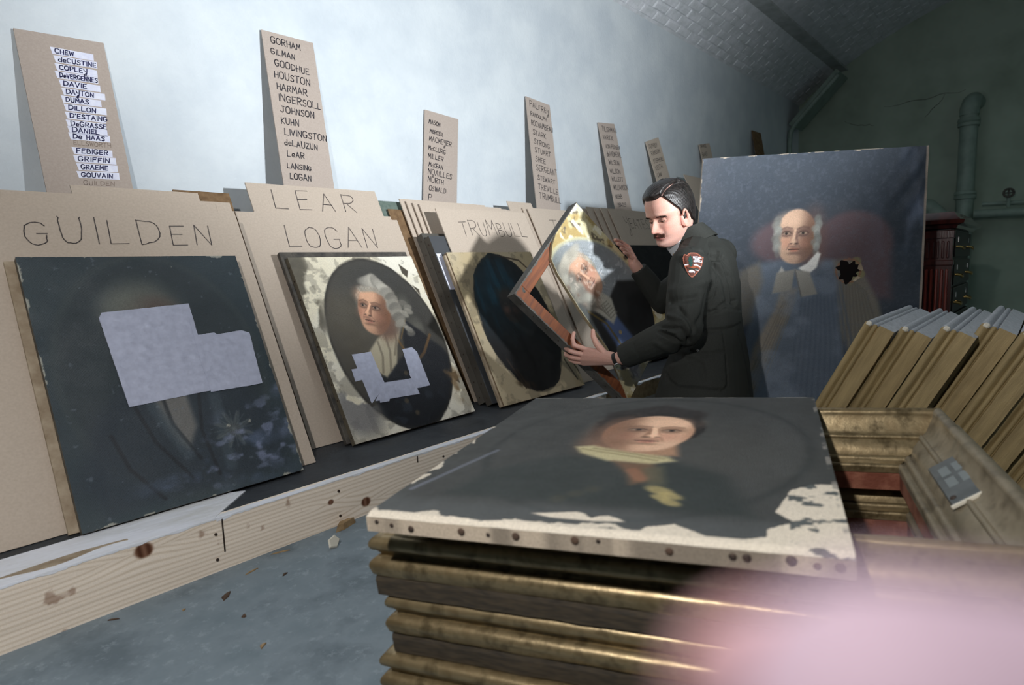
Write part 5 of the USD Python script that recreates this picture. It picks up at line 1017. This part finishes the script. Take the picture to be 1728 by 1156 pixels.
# valleys (negative) and ridges
fold([(-0.2071, 0.5567), (-0.1790, 0.5404), (-0.1400, 0.5194), (-0.1298, 0.4950)], .007, -.013); fold([(-0.2000, 0.5718), (-0.1448, 0.5721), (-0.1136, 0.5164)], .007, -.012); fold([(-0.1928, 0.6525), (-0.1482, 0.6664), (-0.0818, 0.6751)], .011, -.012)
fold([(-0.1426, 0.6377), (-0.1052, 0.5708), (-0.1134, 0.5229)], .008, -.012); fold([(-0.1980, 0.5652), (-0.1608, 0.5552), (-0.1316, 0.5060)], .006, .009); fold([(-0.1721, 0.6124), (-0.1284, 0.6000), (-0.1083, 0.5446)], .009, .010); fold([(-0.2195, 0.5155), (-0.1634, 0.4808), (-0.1215, 0.4794)], .010, .006); fold([(-0.1648, 0.6998), (-0.1023, 0.7196), (-0.0056, 0.7372)], .016, .008)
fold([(-0.0848, 0.5876), (-0.0574, 0.6130), (-0.0377, 0.6736), (-0.0040, 0.7192)], .010, -.009); fold([(-0.1105, 0.4790), (-0.0804, 0.5218), (-0.0587, 0.5758)], .008, .006)
fold([(-0.0797, 0.8677), (0.0148, 0.8040), (0.0311, 0.7517), (0.0102, 0.6693), (-0.0303, 0.6340)], .0035, -.0055)
fold([(0.0084, 0.8177), (0.0580, 0.8115), (0.0872, 0.7386), (0.1068, 0.6481)], .011, -.020); fold([(0.0209, 0.7858), (0.0554, 0.7352), (0.0754, 0.6559)], .014, -.014); fold([(0.0451, 0.8299), (0.0877, 0.7521), (0.1133, 0.6389)], .006, .012)
fold([(-0.0883, 0.8723), (-0.0759, 0.8478), (0.0424, 0.8188)], .003, -.005)
fold([(-0.0054, 0.6092), (0.0698, 0.6246), (0.1417, 0.6087)], .0035, -.007); fold([(-0.0510, 0.5427), (0.0741, 0.5526), (0.1447, 0.5637)], .0035, -.007); disp += .004*inside([(-0.0054, 0.6092), (0.0698, 0.6246), (0.1507, 0.6084), (0.1492, 0.5635), (0.0741, 0.5526), (-0.0510, 0.5427)])*front; fold([(0.0696, 0.6179), (0.0856, 0.5567)], .0018, -.003)
fold([(0.0153, 0.6197), (0.0592, 0.6452), (0.0975, 0.6394), (0.1113, 0.6479)], .007, -.010); fold([(0.0019, 0.6246), (0.0519, 0.6320)], .006, .006)
disp += .0035*inside([(-0.0515, 0.5274), (0.0421, 0.5424), (0.0442, 0.4704), (0.0011, 0.4674), (-0.0493, 0.4617), (-0.0710, 0.4733)])*front; fold([(-0.0710, 0.4733), (-0.0493, 0.4617), (0.0011, 0.4674), (0.0442, 0.4704), (0.0421, 0.5424)], .002, -.005)
disp += .0045*inside([(-0.1504, 0.4050), (-0.1473, 0.3623), (-0.1253, 0.3435), (0.0261, 0.3362), (0.0379, 0.3516), (0.0416, 0.4615), (-0.0494, 0.4466)])*front; fold([(-0.1504, 0.4050), (-0.1473, 0.3623), (-0.1254, 0.3413), (0.0260, 0.3340), (0.0401, 0.3515), (0.0437, 0.4570)], .0022, -.006)
fold([(-0.1037, 0.4484), (-0.0457, 0.4240), (-0.0383, 0.3743)], .011, -.006); fold([(0.1254, 0.5306), (0.1495, 0.4400), (0.1638, 0.3271)], .010, -.005); fold([(-0.2115, 0.3397), (-0.1542, 0.3602), (-0.1418, 0.3935)], .012, -.006)
cd_ = np.abs(((Vj-lerp(ELj, WLj, .62))@((WLj-ELj)/np.linalg.norm(WLj-ELj)))); disp += (-.0025*np.exp(-(cd_/.0022)**2))*(np.linalg.norm(Vj-WLj, axis=1) < .2)
disp += .003*(meshkit.fbm(Vj*14, 3, 4)-.5)+.002*(meshkit.fbm(Vj*30, 3, 9)-.5)
jt.vertices = Vj+Nj*disp[:, None]
jacket = obj('jacket', jt, 'jacket_wool', man, smooth=60)
kd = cKDTree(jt.vertices)
def on_cloth(c, nrm, w, h, polys, lift, up=None):
    """Flat badges laid on the cloth: polygons in a local frame, each vertex dropped to the jacket and lifted by lift."""
    z = nrm/np.linalg.norm(nrm); x = np.cross(up if up is not None else UPZ, z); x /= np.linalg.norm(x); y = np.cross(z, x); out = []
    for pl in polys:
        m = trimesh.creation.triangulate_polygon(pl, engine='earcut') if False else None
        pg = pl.segmentize(.004); mm = trimesh.creation.extrude_polygon(pg, .0009, engine='earcut'); mm = mm.subdivide_to_size(.006); P = c+z*.085+np.outer(mm.vertices[:, 0], x)+np.outer(mm.vertices[:, 1], y)
        d, i = kd.query(P, k=6); hgt = ((jt.vertices[i]-P[:, None])@z); wgt = 1/(np.linalg.norm(np.cross(jt.vertices[i]-P[:, None], z), axis=2)+.002); k = (hgt*wgt).sum(1)/wgt.sum(1)
        mm.vertices = P+np.outer(k+lift+mm.vertices[:, 2], z); out.append(mm)
    return cat_(out)
# sleeve badge: brown arrowhead with a green tree, white lettering, hills and a white bison
pc = SLj+A([0, 0, -.012]); pn = -EF*.98-ER*.10+UPZ*.12
Sg = lambda *p: sg.Polygon([((x-.5)*.078, (.5-y)*.092) for x, y in p])
head_ = [(.06, .10), (.12, .05), (.22, .09), (.27, .04), (.38, .0), (.52, .0), (.68, .03), (.80, .10), (.82, .15), (.97, .19), (.95, .30), (.86, .55), (.72, .74), (.52, .92), (.40, 1.0), (.31, .99), (.22, .90), (.12, .70), (.04, .45), (.02, .22)]
b_ = obj('sleeve_badge', on_cloth(pc, pn, 0, 0, [Sg(*head_)], .0022), 'patch_rim', man, label='brown arrowhead badge on the sleeve')
def bp(name, polys, mat, lift): obj(name, on_cloth(pc, pn, 0, 0, polys, lift), mat, b_)
bp('field', [Sg(*head_).buffer(-.0042)], 'patch_brown', .0034)
bp('tree', [Sg((.36, .12), (.42, .20), (.40, .24), (.46, .30), (.42, .36), (.46, .42), (.41, .50), (.40, .56), (.30, .56), (.30, .50), (.24, .44), (.28, .38), (.22, .32), (.28, .24), (.27, .2))], 'patch_green', .0046)
bp('hills', [Sg((.30, .60), (.44, .56), (.60, .50), (.80, .60), (.78, .66), (.60, .60), (.44, .66)), Sg((.06, .53), (.24, .50), (.24, .55), (.07, .58))], 'patch_rust', .0044)
bp('snow', [Sg((.46, .50), (.60, .46), (.68, .52), (.80, .60), (.76, .62), (.62, .545), (.48, .535)), Sg((.06, .48), (.24, .46), (.24, .50), (.08, .52)), Sg((.54, .69), (.70, .73), (.66, .755), (.52, .72))], 'patch_white', .005)
bp('meadow', [Sg((.16, .60), (.40, .66), (.64, .66), (.68, .70), (.50, .69), (.30, .68))], 'patch_green', .0048)
bp('bison', [Sg((.24, .74), (.30, .705), (.38, .70), (.46, .745), (.50, .76), (.50, .80), (.47, .85), (.455, .80), (.38, .80), (.36, .84), (.34, .80), (.27, .81), (.22, .78))], 'patch_white', .005)
tx = []
for k, wd in enumerate(('NATIONAL', 'PARK', 'SERVICE')):
    lm = lettering(wd, 0, 0, .0062, .0016, 0, 5, slant=0, width=.031 if k != 1 else .017, jit=0)
    lx, ly = (.47-.5)*.078+(.006 if k == 1 else 0), (.5-.235-.075*k)*.092
    tx.append((lm, lx, ly))
z_ = pn/np.linalg.norm(pn); x_ = np.cross(UPZ, z_); x_ /= np.linalg.norm(x_); y_ = np.cross(z_, x_); ms = []
for lm, lx, ly in tx:
    P = pc+z_*.085+np.outer(lm.vertices[:, 0]+lx, x_)+np.outer(lm.vertices[:, 1]+ly-.08*lm.vertices[:, 0], y_); d, i = kd.query(P, k=6); k_ = ((jt.vertices[i]-P[:, None])@z_).mean(1); ms.append(trimesh.Trimesh(P+np.outer(k_+.0062, z_), lm.faces, process=False))
obj('lettering', cat_(ms), 'patch_white', b_)
# collar, shirt, tie, pocket button, belt loop stud
def collar(c0, a0, b0, c1, a1, b1, th, tl0, tl1):
    o1, o2 = ring_(A(c0), a0, b0, 40, tl0), ring_(A(c1), a1, b1, 40, tl1); i1, i2 = ring_(A(c0), a0-th, b0-th, 40, tl0), ring_(A(c1), a1-th, b1-th, 40, tl1)
    n = 40; V = np.vstack([o1, o2, i2, i1]); F = []
    for r_ in range(4):
        for j in range(n): a, b = r_*n+j, r_*n+(j+1) % n; e = ((r_+1) % 4)*n; F += [(a, b, e+(j+1) % n), (a, e+(j+1) % n, e+j)]
    m = trimesh.Trimesh(V, F, process=False); m.fix_normals(); return m
obj('collar', collar((2.3318, 1.0721, 0.8688), .078, .084, (2.3087, 1.1014, 0.9283), .059, .064, .006, .45, .42), 'jacket_wool', man, smooth=40, label='stand-up jacket collar')
obj('shirt_collar', collar((2.3276, 1.0752, 0.8596), .062, .076, (2.2957, 1.1102, 0.8961), .050, .062, .004, .62, .62), 'shirt_white', man, smooth=40, label='white shirt collar')
def on_front(p, r, s=.5): q = A(p); d, i = kd.query(q, k=4); return jt.vertices[i].mean(0), np.array(jt.vertex_normals)[i[0]]
for nm, p, r, mt in (('pocket_button', (2.1056, 0.9670, 0.4772), .0055, 'steel'), ('collar_pin', (2.1482, 1.0747, 0.8302), .004, 'brass')):
    c, n = on_front(p, r); T = trimesh.geometry.align_vectors([0, 0, 1], n); T[:3, 3] = c+n*.002; q = tm(Manifold.sphere(r, 16)); q.vertices = q.vertices*[1, 1, .5]; obj(nm, xf(q, T), mt, man, smooth=True)
# trousers and shoes, folded under him
tr = []
for hip, kn, an, to in KN: tr += chain([hip, kn], [.115, .080])+chain([kn, an], [.078, .056])
obj('trousers', smooth_(union([m.translate([0, 0, .008]) for m in tr]+[bone(PV+LB*.08, PV-LB*.08, .13, .13)]), 6, .014), 'trousers', man, smooth=60)
for hip, kn, an, to in KN:
    obj('shoe', smooth_(Manifold.batch_hull([ball(an-FB*.02, .046), ball(an-FB*.05-UPZ*.02, .040), ball(to-FB*.03, .038), ball(to-FB*.08+UPZ*.0, .032)]), 4, .01), 'shoe_leather', man, smooth=60)
# wrist watch
wd_ = (WLj-ELj)/np.linalg.norm(WLj-ELj); wc = WLj+wd_*.004; wx = np.cross(wd_, UPZ); wx /= np.linalg.norm(wx); wy = np.cross(wd_, wx); ph = np.linspace(0, 2*np.pi, 36, endpoint=False)
def wring(r0, o): return wc+wd_*o+np.outer(np.cos(ph)*r0, wx)+np.outer(np.sin(ph)*r0*1.0, wy)
w_ = loft([wring(.0265, -.0075), wring(.0295, -.0075), wring(.0295, .0075), wring(.0265, .0075)], caps=False)
wt = obj('watch', w_, 'watch_strap', man, label='black strap wrist watch')
wn = -EF*.80-UPZ*.50+ER*.1; wn -= wd_*(wn@wd_); wn /= np.linalg.norm(wn); T = trimesh.geometry.align_vectors([0, 0, 1], wn); T[:3, 3] = wc+wn*.0295
obj('watch_case', xf(lathe([(.0005, -.002), (.0138, -.002), (.0148, .001), (.0145, .004), (.0125, .0052), (.0122, .0040)], 28), T), 'steel', wt, smooth=30); obj('watch_dial', xf(lathe([(.0001, .0036), (.0122, .0040), (.0122, .0044), (.0001, .0046)], 28), T), 'watch_face', wt)
for a_, L_ in ((.6, .008), (2.4, .0105)): 
    h_ = tube([(0, 0, .0052), (L_*math.cos(a_), L_*math.sin(a_), .0052)], .0007, 5); obj('watch_hand', xf(h_, T), 'iris', wt)
# ---------------------------------------------------------------- the photographer's finger, strayed in front of the lens
def cpos(r, u, f): return EYE+RT*r+UPV*u+fw*f
fp = [cpos(.0186, -.0188, .0285), cpos(.0252, -.0208, .0290), cpos(.040, -.028, .0300), cpos(.060, -.040, .026)]
fg = chain(fp, [.0078, .0088, .0098, .0105], 24)
kn = [cpos(.060+.012*k*0, -.040-.020*k, .026-.012*k) for k in range(4)]
fg += [Manifold.batch_hull([ball(k, .012) for k in kn]+[ball(cpos(.115, -.090, -.02), .022), ball(cpos(.105, -.050, .0), .016)])]
for k in range(1, 4): fg += chain([kn[k], kn[k]+RT*-.022+UPV*-.004-fw*.012, kn[k]+RT*-.012-UPV*.004-fw*.034, kn[k]+RT*.008-fw*.036], [.0105, .0100, .0092, .0082], 16)
fg += chain([cpos(.095, -.045, -.012), cpos(.078, -.030, -.028), cpos(.066, -.032, -.045)], [.015, .012, .010], 16)+[bone(cpos(.115, -.09, -.02), cpos(.20, -.17, -.09), .026, .034)]
fm = smooth_(union(fg), 6, .003)
hd = thing('photographer_hand', 'out-of-focus pink finger of the photographer close to the lens at the lower right corner', 'hand')
obj('hand', fm, 'finger_skin', hd, smooth=True, col=np.tile(A([.86, .75, .81]), (len(fm.vertices), 1)))
n0 = fp[0]+RT*-.004+fw*.006
nm = tm(Manifold.sphere(.0055, 16)); nm.vertices = nm.vertices*[1, .8, .25]; T = np.eye(4); T[:3, :3] = np.stack([RT, UPV, fw], 1); T[:3, 3] = n0; obj('fingernail', xf(nm, T), 'finger_skin', hd, smooth=True, col=np.tile(A([.88, .70, .70]), (len(nm.vertices), 1)))
# ---------------------------------------------------------------- scraps on the floor
rg = np.random.default_rng(77)
def scrap(name, label, x, y, l, w, mat, rot, th=.003, group=None, tilt=0):
    P = A([(-l/2, -w*.3), (-l*.1, -w/2), (l/2, -w*.1), (l*.3, w*.4), (-l*.2, w/2)])+rg.normal(0, w*.12, (5, 2))
    m = trimesh.convex.convex_hull(np.vstack([np.c_[P, np.zeros(5)], np.c_[P*.8, np.full(5, th)]])); c, s = math.cos(rot), math.sin(rot)
    m.apply_transform(trimesh.transformations.rotation_matrix(tilt, [1, 0, 0])); m.apply_translation([0, 0, -m.bounds[0][2]+.0003])
    obj(name, xf(m, mat4(A([[c, -s, 0], [s, c, 0], [0, 0, 1]]), (x, y, 0))), mat, label=label, cat='debris', group=group)
scrap('plaster_chip', 'white triangular chip standing on the floor near the shelf front', .923, 1.548, .05, .03, 'debris_white', .3, .004, tilt=1.1)
scrap('wood_splinter', 'longest pale splinter lying against the foot of the shelf front', .81, 1.645, .06, .006, 'debris_wood', -.35)
scrap('wood_splinter', 'broad dark brown splinter in the middle of the floor', .60, 1.528, .045, .013, 'debris_dark', .7)
scrap('wood_splinter', 'small dark crumb right of the broad brown splinter', .748, 1.511, .022, .010, 'debris_dark', .2)
scrap('wood_splinter', 'dark crumb nearest the bottom edge of the picture', .585, 1.399, .018, .009, 'debris_dark', .9)
scrap('wood_splinter', 'little dark twig near the foot of the shelf at the left', .38, 1.635, .026, .005, 'debris_dark', -.6)
scrap('wood_splinter', 'pale brown flake at the bottom middle of the floor', .558, 1.248, .022, .014, 'debris_wood', .4)
scrap('wood_splinter', 'thin pale sliver left of the longest splinter', .70, 1.60, .045, .005, 'debris_wood', .2)
scrap('wood_splinter', 'two-ended brown crumb near the broad brown splinter', .504, 1.544, .010, .007, 'debris_wood', 0)
scrap('wood_block', 'small offcut of pale wood wedged under the shelf front near the pile', 1.03, 1.645, .09, .035, 'debris_wood', .1, .02)
# repeats of a kind carry one group each
for p in stage.GetPrimAtPath('/World').GetChildren():
    n = p.GetName(); base = n[:-4] if n[-4:-3] == '_' and n[-3:].isdigit() else n; k = int(n[-3:]) if base != n else 0
    g_ = {'tall_board': 'tall lettered boards along the wall', 'divider_board': 'cardboard dividers on the shelf', 'card_folder': 'card folders on the shelf', 'tacked_canvas': 'tacked canvases seen edge-on', 'wood_splinter': 'wood splinters on the floor', 'oval_portrait': 'oval portraits on the shelf', 'picture_frame': 'gilt frames lying in a pile' if k < 3 else 'gilt frames standing and leaning to the right', 'wooden_batten': 'battens under the pile of frames'}.get(base)
    if g_: p.SetCustomDataByKey('group', g_)
